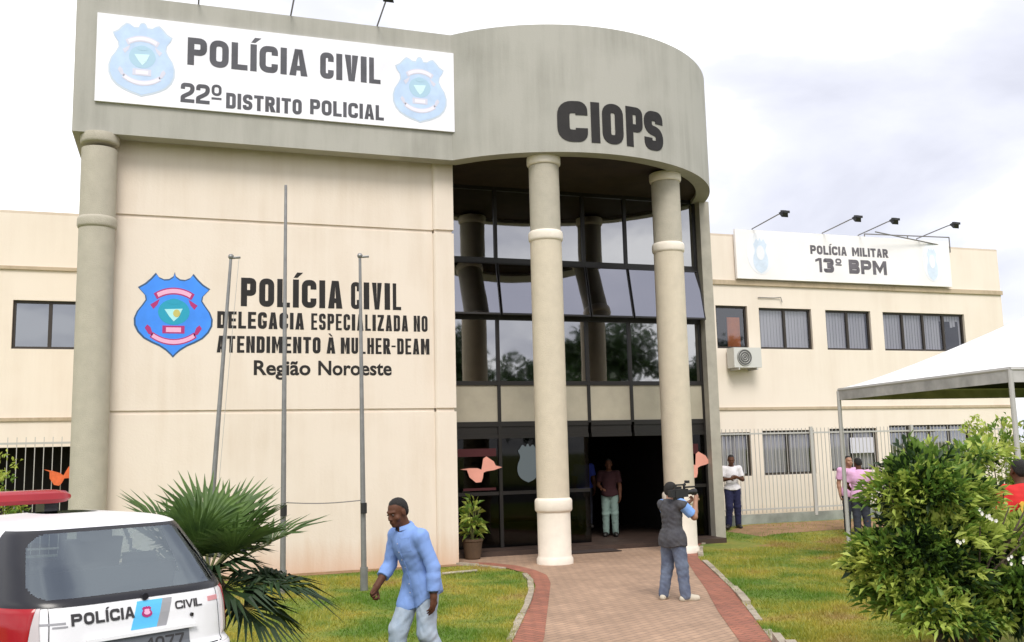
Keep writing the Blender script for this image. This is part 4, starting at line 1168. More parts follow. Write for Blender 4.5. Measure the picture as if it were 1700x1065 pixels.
def small_shrub(loc, r, h, label, n=60, leaf=.11, mats_=('leafA', 'leafB'), name='shrub'):
    t = thing(name, label, 'shrub', loc)
    u = RNG.normal(0, 1, (n, 3)); u /= np.linalg.norm(u, axis=1)[:, None]
    Cs = np.array([0, 0, h * .6]) + u * np.array([r, r, h * .45]) * RNG.uniform(.4, 1, n)[:, None]
    V, F, _ = leaf_cloud(Cs, u + np.array([0, 0, .5]), 12, leaf, leaf * .2, .7, 2, [1.0], .3, .05)
    mi = np.repeat(np.repeat(RNG.choice(2, n), 12), 2)
    np_mesh_local('crown', V, F, list(mats_), t, mi)
    mb = MB()
    for k in range(5):
        a = k * 1.26; mb.tube([(0, 0, 0), (math.cos(a) * r * .3, math.sin(a) * r * .3, h * .4), (math.cos(a) * r * .6, math.sin(a) * r * .6, h * .75)], [.02, .014, .006], 5)
    mb.build('branches', 'bark', t, local=True)
    return t
small_shrub((15.8, 15.6, 0), .85, 2.5, 'taller bush with yellow green tips under the tent at the right edge', 190, .15)
small_shrub((-3.05, 19.6, 0), .42, 2.1, 'bright green shrub by the left fence behind the car', 90)

# ------------------------------------------------------------------ fan palm
def fan_palm():
    px, py = .26, 8.75
    z0 = float(zg(px, py))
    t = thing('fan_palm', 'low fan palm with stiff dark green fronds between car and man', 'palm', (px, py, z0))
    mb = MB()
    prof = [(.15, -.02)]
    for k in range(9):
        prof += [(.13 + .02 * (k % 2), .08 + k * .085), (.15, .12 + k * .085)]
    prof.append((.08, .95))
    mb.lathe((0, 0), prof, 14); mb.build('trunk', 'palmbark', t, local=True)
    # azimuth, elevation, petiole length, fan radius, old?
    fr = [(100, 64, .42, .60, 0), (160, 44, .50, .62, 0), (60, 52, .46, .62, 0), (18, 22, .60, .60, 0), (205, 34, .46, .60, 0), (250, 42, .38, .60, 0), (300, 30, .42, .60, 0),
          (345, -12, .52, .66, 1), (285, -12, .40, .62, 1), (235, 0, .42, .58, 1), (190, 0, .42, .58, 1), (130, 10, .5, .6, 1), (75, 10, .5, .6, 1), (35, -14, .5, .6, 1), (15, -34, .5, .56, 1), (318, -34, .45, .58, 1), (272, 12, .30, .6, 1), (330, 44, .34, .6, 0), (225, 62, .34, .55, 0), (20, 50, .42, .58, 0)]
    for az, el, pl, R_, old in fr:
        a, e_ = rad(az), rad(el)
        d = Vector((math.cos(a) * math.cos(e_), math.sin(a) * math.cos(e_), math.sin(e_)))
        side = Vector((-math.sin(a), math.cos(a), 0))
        nrm = d.cross(side) * -1
        if nrm.z < 0: nrm = -nrm
        b = Vector((0, 0, .91)); c = b + d * pl
        mb = MB()
        mb.tube([b, c], [.014, .009], 5, mi=1)
        N_ = 36
        for k in range(N_):
            ph = rad(-135 + 270 * k / (N_ - 1))
            v = d * math.cos(ph) + side * math.sin(ph)
            # costapalmate fold: the outer segments lift out of the plane
            v = (v + nrm * (.34 * abs(math.sin(ph * .6)) + random.uniform(-.05, .07))).normalized()
            L_ = R_ * (1.0 - .25 * abs(ph) / 2.4) * random.uniform(.92, 1.06)
            wv = v.cross(nrm).normalized()
            wd = R_ * .036
            p0 = c
            p1 = c + v * L_ * .55
            tip = c + v * L_ + Vector((0, 0, -1)) * L_ * (.10 + .14 * old) * random.uniform(.4, 1.3)
            fold = nrm * wd * .55
            vs_ = [p0, p1 + wv * wd + fold, p1, p1 - wv * wd + fold, tip]
            mb.add(vs_, [(0, 1, 2), (0, 2, 3), (1, 4, 2), (2, 4, 3)])
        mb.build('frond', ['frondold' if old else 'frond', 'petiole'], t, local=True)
fan_palm()

# ------------------------------------------------------------------ potted plant and doormat
pp = thing('potted_plant', 'leafy potted plant standing by the pillar left of the entrance', 'plant', (5.42, 18.3, 0))
mb = MB(); mb.lathe((0, 0), [(.13, 0), (.15, .03), (.19, .33), (.205, .35), (.205, .39), (.17, .39), (.165, .35)], 20); mb.build('pot', 'terracotta', pp, local=True)
u = RNG.normal(0, 1, (34, 3)); u /= np.linalg.norm(u, axis=1)[:, None]
Cs = np.array([0, 0, .75]) + u * np.array([.13, .13, .36])
V, F, _ = leaf_cloud(Cs, u * .6 + np.array([0, 0, .6]), 4, .20, .04, .5, 1, [1.0], .5, .03)
np_mesh_local('foliage', V, F, ['leafB', 'leafA'], pp, np.repeat(RNG.choice(2, len(F) // 2), 2))
mb = MB()
for k in range(7): mb.tube([(0, 0, .35), (math.cos(k) * .08, math.sin(k) * .08, .7), (math.cos(k) * .16, math.sin(k) * .16, 1.0)], .008, 5)
mb.build('stems', 'petiole', pp, local=True)
mb = MB(); mb.box(6.95, 8.45, 18.0, 18.55, .016, .03)
tag(mb.build('doormat', 'mat'), 'dark brown doormat lying before the entrance', 'doormat')
mb = MB(); mb.tube([(4.25, 16.2, .03), (4.9, 16.32, .03)], .025, 6)
tag(mb.build('stone_edging', 'kerb'), 'short pale edging stone lying on the grass by the building corner', 'stone')

# ------------------------------------------------------------------ party tent
def tent():
    A = Vector((11.2, 14.5, 3.0))
    d1 = Vector((-.115, -.993, 0)); d2 = Vector((.993, -.115, 0))
    L1, L2 = 4.33, 5.0
    t = thing('canopy_tent', 'white pagoda canopy tent with grey valance at the right edge', 'tent', (A.x, A.y, 0))
    O = Vector((0, 0, 3.0))
    n = 20
    mb = MB(); vs = []; fs = []
    for i in range(n + 1):
        for j in range(n + 1):
            a, b = i / n, j / n
            r = max(abs(2 * a - 1), abs(2 * b - 1))
            h = .85 * (1 - r) ** 1.3 + .3 * (1 - r)
            p = O + d1 * L1 * a + d2 * L2 * b; vs.append((p.x, p.y, 3.02 + h))
    for i in range(n):
        for j in range(n):
            fs.append((i * (n + 1) + j, i * (n + 1) + j + 1, (i + 1) * (n + 1) + j + 1, (i + 1) * (n + 1) + j))
    mb.add(vs, fs, 0)
    # dark sheet just below the cloth: shade under the tent put into its colour
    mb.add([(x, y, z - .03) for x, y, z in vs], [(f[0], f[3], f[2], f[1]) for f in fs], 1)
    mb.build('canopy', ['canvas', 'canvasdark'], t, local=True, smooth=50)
    mb = MB()
    cs = [O, O + d1 * L1, O + d1 * L1 + d2 * L2, O + d2 * L2]
    for p, q in zip(cs, cs[1:] + cs[:1]):
        m_ = 14
        for k in range(m_):
            a, b = p.lerp(q, k / m_), p.lerp(q, (k + 1) / m_)
            d = (b - a).normalized(); o_ = Vector((d.y, -d.x, 0)) * .012
            z1 = -.15 - .03 * (k % 2)
            mb.add([a + Vector((0, 0, .03)), b + Vector((0, 0, .03)), b + Vector((0, 0, -.18)), a + Vector((0, 0, -.18)), a + o_ + Vector((0, 0, .03)), b + o_ + Vector((0, 0, .03)), b + o_ + Vector((0, 0, -.18)), a + o_ + Vector((0, 0, -.18))],
                   [(0, 1, 2, 3), (7, 6, 5, 4), (3, 2, 6, 7), (0, 4, 5, 1)])
    mb.build('valance', 'canvasgrey', t, local=True)
    for c in cs:
        mb = MB(); mb.tube([(c.x, c.y, 0), (c.x, c.y, 2.98)], .035, 10); mb.build('pole', 'steel', t, local=True)
    mb = MB(); mb.tube([cs[0], cs[1]], .025, 8); mb.tube([cs[3], cs[0]], .025, 8); mb.tube([cs[1], cs[2]], .025, 8); mb.tube([cs[2], cs[3]], .025, 8)
    mb.build('frame', 'steel', t, local=True)
tent()
mb = MB(); vs = []
for i in range(13):
    for z in (1.9, 2.85):
        vs.append((15.0 + i * .3, 13.7 - i * .06, z + .02 * math.sin(i)))
        vs.append((15.0 + i * .3, 13.74 - i * .06, z + .02 * math.sin(i)))
fs = []
for i in range(12):
    a = i * 4
    fs += [(a, a + 4, a + 6, a + 2), (a + 1, a + 3, a + 7, a + 5), (a, a + 1, a + 5, a + 4), (a + 2, a + 6, a + 7, a + 3)]
mb.add(vs, fs)
tag(mb.build('tarpaulin', 'green'), 'green tarpaulin hanging under the tent at the right edge', 'tarpaulin')
mb = MB(); mb.box(17.30, 18.06, YB + .045, YB + .055, 1.78, 2.20)
tag(mb.build('notice', 'paper'), 'white sheet of paper stuck in the lower window behind the pink shirt', 'notice')

# ------------------------------------------------------------------ police car (plan-view lofts; local x = lateral, y = forward, z = up)
def police_car():
    org = Vector((-0.16, 6.66, .225))
    t = thing('police_car', 'white police hatchback with red roof light bar parked at the left edge', 'car', org, rad(28.86))
    lv = [  # z, rear, front, half width
        (.20, .10, 3.70, .66), (.28, .02, 3.82, .76), (.36, -.03, 3.88, .80), (.50, -.05, 3.90, .815), (.60, -.03, 3.88, .815), (.64, .03, 3.84, .80), (.74, .045, 3.76, .805),
        (.86, .065, 3.62, .80), (.93, .085, 3.40, .785), (.985, .115, 2.92, .765), (1.04, .175, 2.80, .745), (1.18, .32, 2.52, .695), (1.30, .455, 2.28, .645), (1.375, .54, 2.12, .61), (1.405, .58, 2.04, .585),
        (1.432, .66, 1.95, .52), (1.452, .80, 1.78, .42), (1.464, 1.0, 1.6, .28), (1.468, 1.2, 1.4, .08)]
    LV = np.array(lv)
    z0, z1 = LV[0, 0], LV[-1, 0]
    zz = np.unique(np.r_[np.arange(z0, 1.46, .0075), np.linspace(1.46, z1, 10)])
    def smooth_col(c):
        zf = np.linspace(z0, z1, 600); v = np.interp(zf, LV[:, 0], LV[:, c])
        k = 13; vp = np.r_[np.full(k, v[0]), v, np.full(k, v[-1])]
        sv = np.convolve(vp, np.hanning(2 * k + 1) / np.hanning(2 * k + 1).sum(), 'valid')
        return lambda z: np.interp(z, zf, sv)
    re_, fr_, hw_ = smooth_col(1), smooth_col(2), smooth_col(3)
    NE = 5.0
    def P(th, z, off=0.0):
        """point of the shell; th = 0 at the tail, positive to the right"""
        r, f, w = re_(z), fr_(z), hw_(z)
        a = (f - r) / 2; c0 = (f + r) / 2
        cs, sn = np.cos(th), np.sin(th)
        y = c0 - (a + off) * np.sign(cs) * np.abs(cs) ** (2 / NE)
        x = (w + off) * np.sign(sn) * np.abs(sn) ** (2 / NE)
        return x, y
    def th_of(tx):       # lateral fraction -1..1 on the tail -> th
        return math.asin(min(1, abs(tx)) ** (NE / 2)) * (1 if tx >= 0 else -1)
    def tail(x, z, off=.004):
        w = float(hw_(z)); th = th_of(max(-.995, min(.995, x / w)))
        p = P(th, z, off); return (float(p[0]), float(p[1]), z)
    # th samples: equal lateral steps on the tail and nose, finer at corners
    tx = np.linspace(-.9, .9, 150)
    tl = np.sign(tx) * np.arcsin(np.abs(tx) ** (NE / 2))
    e0 = tl[-1]
    ths = np.r_[tl, np.linspace(e0, math.pi - e0, 150)[1:-1], math.pi + tl[::-1] * -1 if False else np.linspace(math.pi - e0, math.pi + e0, 60), np.linspace(math.pi + e0, 2 * math.pi - e0, 150)[1:-1]]
    n = len(ths); m = len(zz)
    TT, ZZ = np.meshgrid(ths, zz)
    X, Y_ = P(TT, ZZ)
    V = np.c_[X.ravel(), Y_.ravel(), ZZ.ravel()]
    j, i = np.meshgrid(np.arange(m - 1), np.arange(n), indexing='ij')
    i2 = (i + 1) % n
    F = np.stack([j * n + i, j * n + i2, (j + 1) * n + i2, (j + 1) * n + i], -1).reshape(-1, 4)
    ctr = V[F].mean(1)
    cx, cy, cz = ctr.T
    w = hw_(cz); u = cx / w
    rear_side = cy < 0.62
    mid = cy
    cls = np.zeros(len(F), int)                       # 0 body
    def rrect(u_, z_, hu, za, zb, r, ru):
        """rounded rectangle test"""
        qx = np.abs(u_) - (hu - ru); qz = np.abs(z_ - (za + zb) / 2) - ((zb - za) / 2 - r)
        return np.hypot(np.maximum(qx, 0) / ru, np.maximum(qz, 0) / r) + np.minimum(np.maximum(qx / ru, qz / r), 0) < 1
    tailf = (ths[i.ravel()] < 1.25) | (ths[i.ravel()] > 2 * math.pi - 1.25)
    surround = tailf & (cz > .96) & (cz < 1.392) & (cy < .80)
    cls[surround] = 1
    glass_r = tailf & rrect(u, cz, .84, 1.0, 1.368, .10, .16) & (cy < .78)
    cls[glass_r] = 2
    nose = cy > (re_(cz) + fr_(cz)) / 2
    frontf = np.abs(ths[i.ravel()] - math.pi) < 1.1
    ws = frontf & (cz > 1.02) & (cz < 1.39) & (np.abs(u) < .93)
    cls[ws] = 3
    side = ~frontf & ~tailf & (cz > .985) & (cz < 1.375)
    lft = (cy > 1.0 + (cz - 1.0) * .2) & (cy < 1.62) | (cy > 1.70) & (cy < 2.62 - (cz - 1.0) * 1.75)
    cls[side & lft & (cx < 0)] = 4
    cls[side & lft & (cx >= 0)] = 5
    cls[(cz < .615) & tailf] = 8
    names = {0: ('body', 'white'), 1: ('window_surround', 'trim'), 2: ('rear_window', 'carglass'), 3: ('windshield', 'carglass'), 4: ('side_window', 'carglass'), 5: ('side_window', 'carglass'), 8: ('bumper', 'white')}
    parts = {}
    for k, (nm, mt) in names.items():
        f = F[cls == k]
        used, inv = np.unique(f, return_inverse=True)
        v = V[used].copy()
        if k == 8: v[:, 1] -= .004
        mats = [mt]; mi = None
        parts[k] = np_mesh_local(nm, v, inv.reshape(-1, 4), mats, t, mi, smooth=180)
    # wrap-round tail lamps: a red cluster with a clear reversing lens on its inner edge
    for sg in (-1, 1):
        NU, NV = 30, 18
        for nm, u_in0, u_in1, m_ in (('tail_light', .82, .78, 'redlens'), ('reversing_lens', .74, .74, 'clearlens')):
            vs = []
            for off in (0.0, .010):
                for b in range(NV + 1):
                    z = .655 + .305 * b / NV
                    ui = (u_in0 + (u_in1 - u_in0) * b / NV) if nm == 'tail_light' else .735 + .02 * b / NV
                    e_in = th_of(ui); e_out = th_of(.99) + .10 if nm == 'tail_light' else th_of((.82 + (.78 - .82) * b / NV) - .004)
                    for a in range(NU + 1):
                        th = e_in + (e_out - e_in) * a / NU
                        p = P(np.array(th * sg), z, off * (1 if 0 < a < NU and 0 < b < NV else .35)); vs.append((float(p[0]), float(p[1]), z))
            q = (NU + 1) * (NV + 1)
            fs = [(q + b * (NU + 1) + a, q + b * (NU + 1) + a + 1, q + (b + 1) * (NU + 1) + a + 1, q + (b + 1) * (NU + 1) + a) for b in range(NV) for a in range(NU)]
            fs += [(a, a + 1, q + a + 1, q + a) for a in range(NU)] + [(NV * (NU + 1) + a, NV * (NU + 1) + a + 1, q + NV * (NU + 1) + a + 1, q + NV * (NU + 1) + a) for a in range(NU)]
            fs += [(b * (NU + 1), (b + 1) * (NU + 1), q + (b + 1) * (NU + 1), q + b * (NU + 1)) for b in range(NV)]
            mb = MB(); mb.add(vs, fs)
            if nm == 'tail_light': lamp_ = mb.build('tail_light', m_, t, local=True, smooth=60)
            else: mb.build('reversing_lens', m_, lamp_, local=True, smooth=60)
    # number plate recess, decals, handle, wiper
    def sheet(pts_fn, nu, nv, off0, off1, mb, mi=0):
        """thin plate following the tail: pts_fn(a, b) -> (x, z)"""
        vs = []
        for off in (off0, off1):
            for b in range(nv + 1):
                for a in range(nu + 1):
                    x, z = pts_fn(a / nu, b / nv); vs.append(tail(x, z, off))
        q = (nu + 1) * (nv + 1); fs = []
        for b in range(nv):
            for a in range(nu):
                k = b * (nu + 1) + a
                fs.append((q + k, q + k + 1, q + k + nu + 2, q + k + nu + 1))
        edge = [a for a in range(nu + 1)] + [(b) * (nu + 1) + nu for b in range(1, nv + 1)] + [nv * (nu + 1) + a for a in range(nu - 1, -1, -1)] + [b * (nu + 1) for b in range(nv - 1, 0, -1)]
        for a, b in zip(edge, edge[1:] + edge[:1]): fs.append((a, b, q + b, q + a))
        mb.add(vs, fs, mi)
    mb = MB()
    sheet(lambda a, b: (-.085 + .055 * b + .17 * a, .775 + .165 * b), 6, 6, 0, .003, mb, 0)
    sheet(lambda a, b: (.085 + .055 * b + .065 * a, .775 + .165 * b), 3, 6, 0, .003, mb, 1)
    mb.build('stripe_decal', ['cyan', 'grey'], t, local=True)
    mb = MB()
    def tl_fn(dz, sh=0.0): return lambda u_, v_, w_: tail(u_, v_ + dz, .003 + w_)
    blocks(mb, 'POLÍCIA', -.44, -.055, .848, .916, lambda u_, v_, w_: tail(u_, v_, .003 + w_), .24, .002, gap=.5)
    blocks(mb, 'CIVIL', .22, .415, .862, .912, lambda u_, v_, w_: tail(u_, v_, .003 + w_), .20, .002, gap=.5)
    mb.build('lettering', 'decal', t, local=True)
    mb = MB()
    sheet(lambda a, b: (.47 + .09 * a, .88 + .03 * b), 4, 2, 0, .003, mb, 0)
    mb.build('sticker', 'decalred', t, local=True)
    mb = MB()
    sheet(lambda a, b: (-.60 + .13 * a, .862 + .012 * b), 6, 1, .001, .0025, mb, 0)
    sheet(lambda a, b: (-.54 + .08 * a, .842 + .010 * b), 4, 1, .001, .0025, mb, 0)
    mb.build('model_badge', 'grey', t, local=True)
    mb = MB()
    mb.prism([(.025 + .034 * a, .872 + .034 * b) for a, b in SHIELD_R], .003, .006, lambda u_, v_, w_: tail(u_, v_, w_), 0)
    mb.prism([(.025 + .02 * a, .872 + .018 * b) for a, b in SHIELD_R], .006, .008, lambda u_, v_, w_: tail(u_, v_, w_), 1)
    mb.build('emblem', ['ered', 'epink'], t, local=True)
    mb = MB()
    sheet(lambda a, b: (-.32 + .62 * a, .60 + .135 * b), 10, 4, .002, .010, mb, 0)
    pl = mb.build('plate_panel', 'plate', t, local=True)
    mb = MB()
    blocks(mb, '4077', .0, .26, .64, .715, lambda u_, v_, w_: tail(u_, v_, .010 + w_), .17, .002, gap=.7)
    mb.build('plate_number', 'decal', pl, local=True)
    mb = MB(); sheet(lambda a, b: (-.36 + .70 * a, .742 + .02 * b), 12, 2, .002, .03, mb, 0); mb.build('handle_strip', 'white', t, local=True)
    mb = MB()
    for sg in (-1, 1):
        sheet(lambda a, b: (sg * (.566 - .012 * b) + .005 * a, .625 + .33 * b), 1, 12, .0005, .0012, mb, 0)
    sheet(lambda a, b: (-.56 + 1.12 * a, .619 + .006 * b), 20, 1, .0005, .0012, mb, 0)
    sheet(lambda a, b: (-.60 + 1.20 * a, .958 + .005 * b), 20, 1, .001, .004, mb, 0)
    mb.build('tailgate_seam', 'trim', t, local=True)
    mb = MB(); mb.tube([tail(.33, .815, .0), tail(.33, .815, .012)], .012, 12); mb.build('lock', 'trim', t, local=True)
    mb = MB(); mb.tube([tail(.02, .965, .0), tail(.02, .965, .025)], .022, 12); mb.build('wiper_pivot', 'trim', t, local=True)
    # roof light bar on two feet
    lb = MB()
    prof = [(-.10, 0), (-.13, .03), (-.12, .075), (-.07, .10), (.07, .10), (.12, .075), (.13, .03), (.10, 0)]
    zb = 1.52; yb = 1.72
    st = [(-.62, .35), (-.58, .8), (-.48, 1), (.09, 1), (.17, .8), (.22, .35)]
    vs = []
    for x, s_ in st: vs += [(x, yb + a * s_, zb + .045 + (b - .045) * s_) for a, b in prof]
    k = len(prof); fs = []
    for a in range(len(st) - 1):
        for b in range(k): fs.append((a * k + b, (a + 1) * k + b, (a + 1) * k + (b + 1) % k, a * k + (b + 1) % k))
    fs += [tuple(range(k)), tuple(range(len(vs) - 1, len(vs) - k - 1, -1))]
    lb.add(vs, fs); bar = lb.build('light_bar', 'redbar', t, local=True, smooth=35)
    for sx in (-1, .3):
        mb = MB(); mb.box(sx * .36 - .10, sx * .36 - .0, yb - .08, yb + .08, 1.44, zb + .004); mb.build('bar_mount', 'trim', bar, local=True)
    # cabin
    mb = MB()
    for sx in (-.36, .36):
        mb.obox((sx, 1.9, .78), (.23, 0, 0), (0, .25, 0), (0, 0, .12)); mb.obox((sx, 1.66, 1.02), (.22, 0, 0), (0, .06, .0), (0, -.06, .22))
        mb.obox((sx, 1.56, 1.29), (.12, 0, 0), (0, .04, 0), (0, 0, .065))
    mb.obox((0, 1.0, .72), (.58, 0, 0), (0, .22, 0), (0, 0, .1)); mb.obox((0, .82, .92), (.58, 0, 0), (0, .06, 0), (0, -.05, .18))
    for sx in (-.33, .33): mb.obox((sx, .78, 1.13), (.11, 0, 0), (0, .035, 0), (0, 0, .05))
    mb.build('seats', 'seat', t, local=True)
    mb = MB(); mb.box(-.70, .70, .2, 2.7, .55, .60); mb.box(-.68, .68, 2.35, 2.75, .60, .93); mb.build('cabin_floor', 'seat', t, local=True)
    for sx in (-1, 1):
        for yw in (.72, 3.12):
            mb = MB(); mb.tube([(sx * .66, yw, .285), (sx * .828, yw, .285)], .285, 28); wh = mb.build('wheel', 'rubber', t, local=True)
            wh.location.z = 0
            mb = MB(); mb.tube([(sx * .828, yw, .285), (sx * .834, yw, .285)], .19, 20); mb.build('rim', 'steel', wh, local=True)
        mb = MB(); mb.obox((sx * .86, 2.45, 1.0), (.09, 0, 0), (0, .04, 0), (0, 0, .06)); mb.build('mirror', 'white', t, local=True)
police_car()

# ------------------------------------------------------------------ people: smooth signed-distance bodies turned into one surface each
def rot_from(up_, right_):
    z = Vector(up_).normalized(); x = Vector(right_); x = (x - z * x.dot(z)).normalized(); y = z.cross(x)
    return np.array([[*x], [*y], [*z]])           # rows: local axes

class SDF:
    def __init__(s, lo, hi, h):
        s.h = h; s.lo = np.array(lo, float)
        s.n = np.ceil((np.array(hi) - s.lo) / h).astype(int) + 1
        s.D = np.full(s.n, 1.0, np.float32)
    def _sub(s, lo, hi, pad):
        a = np.clip(np.floor((np.array(lo) - pad - s.lo) / s.h).astype(int), 0, s.n - 1)
        b = np.clip(np.ceil((np.array(hi) + pad - s.lo) / s.h).astype(int) + 1, 1, s.n)
        sl = tuple(slice(i, j) for i, j in zip(a, b))
        ax = [s.lo[k] + s.h * np.arange(a[k], b[k]) for k in range(3)]
        return sl, np.stack(np.meshgrid(*ax, indexing='ij'), -1)
    def _mix(s, sl, d, k, op):
        D = s.D[sl]
        if op == 'add':
            hh = np.clip(.5 + .5 * (D - d) / k, 0, 1)
            s.D[sl] = D * (1 - hh) + d * hh - k * hh * (1 - hh)
        else:
            d = -d; hh = np.clip(.5 - .5 * (D - d) / k, 0, 1)
            s.D[sl] = D * (1 - hh) + d * hh + k * hh * (1 - hh)
    def cone(s, p0, r0, p1, r1, k=.02, op='add'):
        p0, p1 = np.array(p0, float), np.array(p1, float)
        R_ = max(r0, r1)
        sl, G_ = s._sub(np.minimum(p0, p1) - R_, np.maximum(p0, p1) + R_, .06 + k)
        ba = p1 - p0; pa = G_ - p0
        tt = np.clip((pa @ ba) / (ba @ ba + 1e-12), 0, 1)
        d = np.linalg.norm(pa - tt[..., None] * ba, axis=-1) - (r0 + (r1 - r0) * tt)
        s._mix(sl, d, k, op); return s
    def ell(s, c, r, A=np.eye(3), k=.02, op='add'):
        c = np.array(c, float); r = np.array(r, float); R_ = r.max()
        sl, G_ = s._sub(c - R_, c + R_, .06 + k)
        q = (G_ - c) @ A.T
        k0 = np.linalg.norm(q / r, axis=-1); k1 = np.linalg.norm(q / r ** 2, axis=-1) + 1e-9
        d = k0 * (k0 - 1) / k1
        d = np.where(k0 < 1e-3, -r.min(), d)
        s._mix(sl, d, k, op); return s
    def grid(s):
        ax = [s.lo[k] + s.h * np.arange(s.n[k]) for k in range(3)]
        return np.stack(np.meshgrid(*ax, indexing='ij'), -1)
    def cut(s, p, nrm):
        nrm = np.array(nrm, float); nrm /= np.linalg.norm(nrm)
        s.D = np.maximum(s.D, ((s.grid() - np.array(p, float)) @ nrm).astype(np.float32)); return s
    def mesh(s):
        D = s.D; D = np.where(D == 0, 1e-6, D); sg = D < 0
        n = np.array(D.shape)
        c = sum(sg[a:n[0] - 1 + a, b:n[1] - 1 + b, e_:n[2] - 1 + e_].astype(np.int8) for a in (0, 1) for b in (0, 1) for e_ in (0, 1))
        act = np.argwhere((c > 0) & (c < 8))
        idx = np.full(n - 1, -1, np.int64); idx[tuple(act.T)] = np.arange(len(act))
        acc = np.zeros((len(act), 3)); cnt = np.zeros(len(act))
        cor = [(a, b, e_) for a in (0, 1) for b in (0, 1) for e_ in (0, 1)]
        vals = {q: D[act[:, 0] + q[0], act[:, 1] + q[1], act[:, 2] + q[2]] for q in cor}
        for q in cor:
            for ax in range(3):
                if q[ax] == 0:
                    q2 = list(q); q2[ax] = 1; q2 = tuple(q2)
                    a, b = vals[q], vals[q2]; m = (a < 0) != (b < 0)
                    tt = np.where(m, a / np.where(m, a - b, 1), 0)
                    p = np.tile(np.array(q, float), (len(act), 1)); p[:, ax] += tt
                    acc[m] += p[m]; cnt[m] += 1
        V = (act + acc / cnt[:, None]) * s.h + s.lo
        Fs = []
        for ax in range(3):
            o1, o2 = [(1, 2), (2, 0), (0, 1)][ax]
            sh = [slice(None)] * 3; sh2 = [slice(None)] * 3
            sh[ax] = slice(0, -1); sh2[ax] = slice(1, None)
            m = sg[tuple(sh)] != sg[tuple(sh2)]
            e_ = np.argwhere(m)
            ok = (e_[:, o1] > 0) & (e_[:, o2] > 0) & (e_[:, o1] < n[o1] - 1) & (e_[:, o2] < n[o2] - 1)
            e_ = e_[ok]
            def cell(d1, d2):
                q = e_.copy(); q[:, o1] -= d1; q[:, o2] -= d2
                return idx[tuple(q.T)]
            f = np.stack([cell(1, 1), cell(0, 1), cell(0, 0), cell(1, 0)], -1)
            flip = ~sg[tuple(sh)][tuple(e_.T)]
            f[flip] = f[flip][:, ::-1]
            Fs.append(f)
        return V, np.vstack(Fs)

def hand(s, wr, d, nrm, curl, grow=1.0, thumb=1):
    """palm with five separate fingers; d = finger direction, nrm = the way the palm looks, thumb = side of the thumb"""
    d = Vector(d).normalized(); nrm = Vector(nrm); nrm = (nrm - d * nrm.dot(d)).normalized(); sd = d.cross(nrm) * thumb
    wr = Vector(wr); g = grow
    A = rot_from(nrm, sd)
    s.ell(wr + d * .052 * g, np.array((.040, .052, .016)) * g, A, .012)
    s.cone(wr, .026 * g, wr + d * .05 * g, .020 * g, .02)
    for q, (o_, L_, r) in enumerate(((.030, .070, .0092), (.010, .080, .0095), (-.011, .074, .0092), (-.031, .058, .0082))):
        b = wr + d * (.088 - .006 * abs(q - 1)) * g + sd * o_ * g
        c1 = curl * (.8 + .12 * q)
        v1 = (d * math.cos(c1) + nrm * math.sin(c1)); v2 = (d * math.cos(c1 * 2.1) + nrm * math.sin(c1 * 2.1)); v3 = (d * math.cos(c1 * 2.9) + nrm * math.sin(c1 * 2.9))
        p1 = b + v1 * L_ * .45 * g; p2 = p1 + v2 * L_ * .32 * g; p3 = p2 + v3 * L_ * .26 * g
        s.cone(b, r * 1.05 * g, p1, r * g, .004); s.cone(p1, r * g, p2, r * .92 * g, .003); s.cone(p2, r * .92 * g, p3, r * .8 * g, .003)
    b = wr + d * .03 * g + sd * .030 * g
    p1 = b + (d * .55 + sd * .75 + nrm * .25).normalized() * .040 * g; p2 = p1 + (d * .85 + sd * .25 + nrm * (.25 + .4 * min(1, curl))).normalized() * .034 * g
    s.cone(b, .014 * g, p1, .0115 * g, .008); s.cone(p1, .0115 * g, p2, .009 * g, .004)

def mirror_pose(base, **over):
    J = dict(base); J.update(over); return {k: np.array(v, float) for k, v in J.items()}
STAND = dict(pelvis=(0, 0, .95), waist=(0, .005, 1.08), chest=(0, 0, 1.27), neck=(0, -.015, 1.455), head=(0, .03, 1.605), look=(0, 1, 0), hup=(0, 0, 1),
             shL=(-.185, -.01, 1.40), shR=(.185, -.01, 1.40), elL=(-.235, -.03, 1.12), elR=(.235, -.03, 1.12), wrL=(-.235, .05, .88), wrR=(.235, .05, .88),
             hdL=(0, .1, -1), hdR=(0, .1, -1), hnL=(1, 0, 0), hnR=(-1, 0, 0),
             hpL=(-.09, 0, .91), hpR=(.09, 0, .91), knL=(-.10, .02, .50), knR=(.10, .02, .50), anL=(-.105, -.02, .085), anR=(.105, -.02, .085), toL=(-.125, .14, .035), toR=(.125, .14, .035))

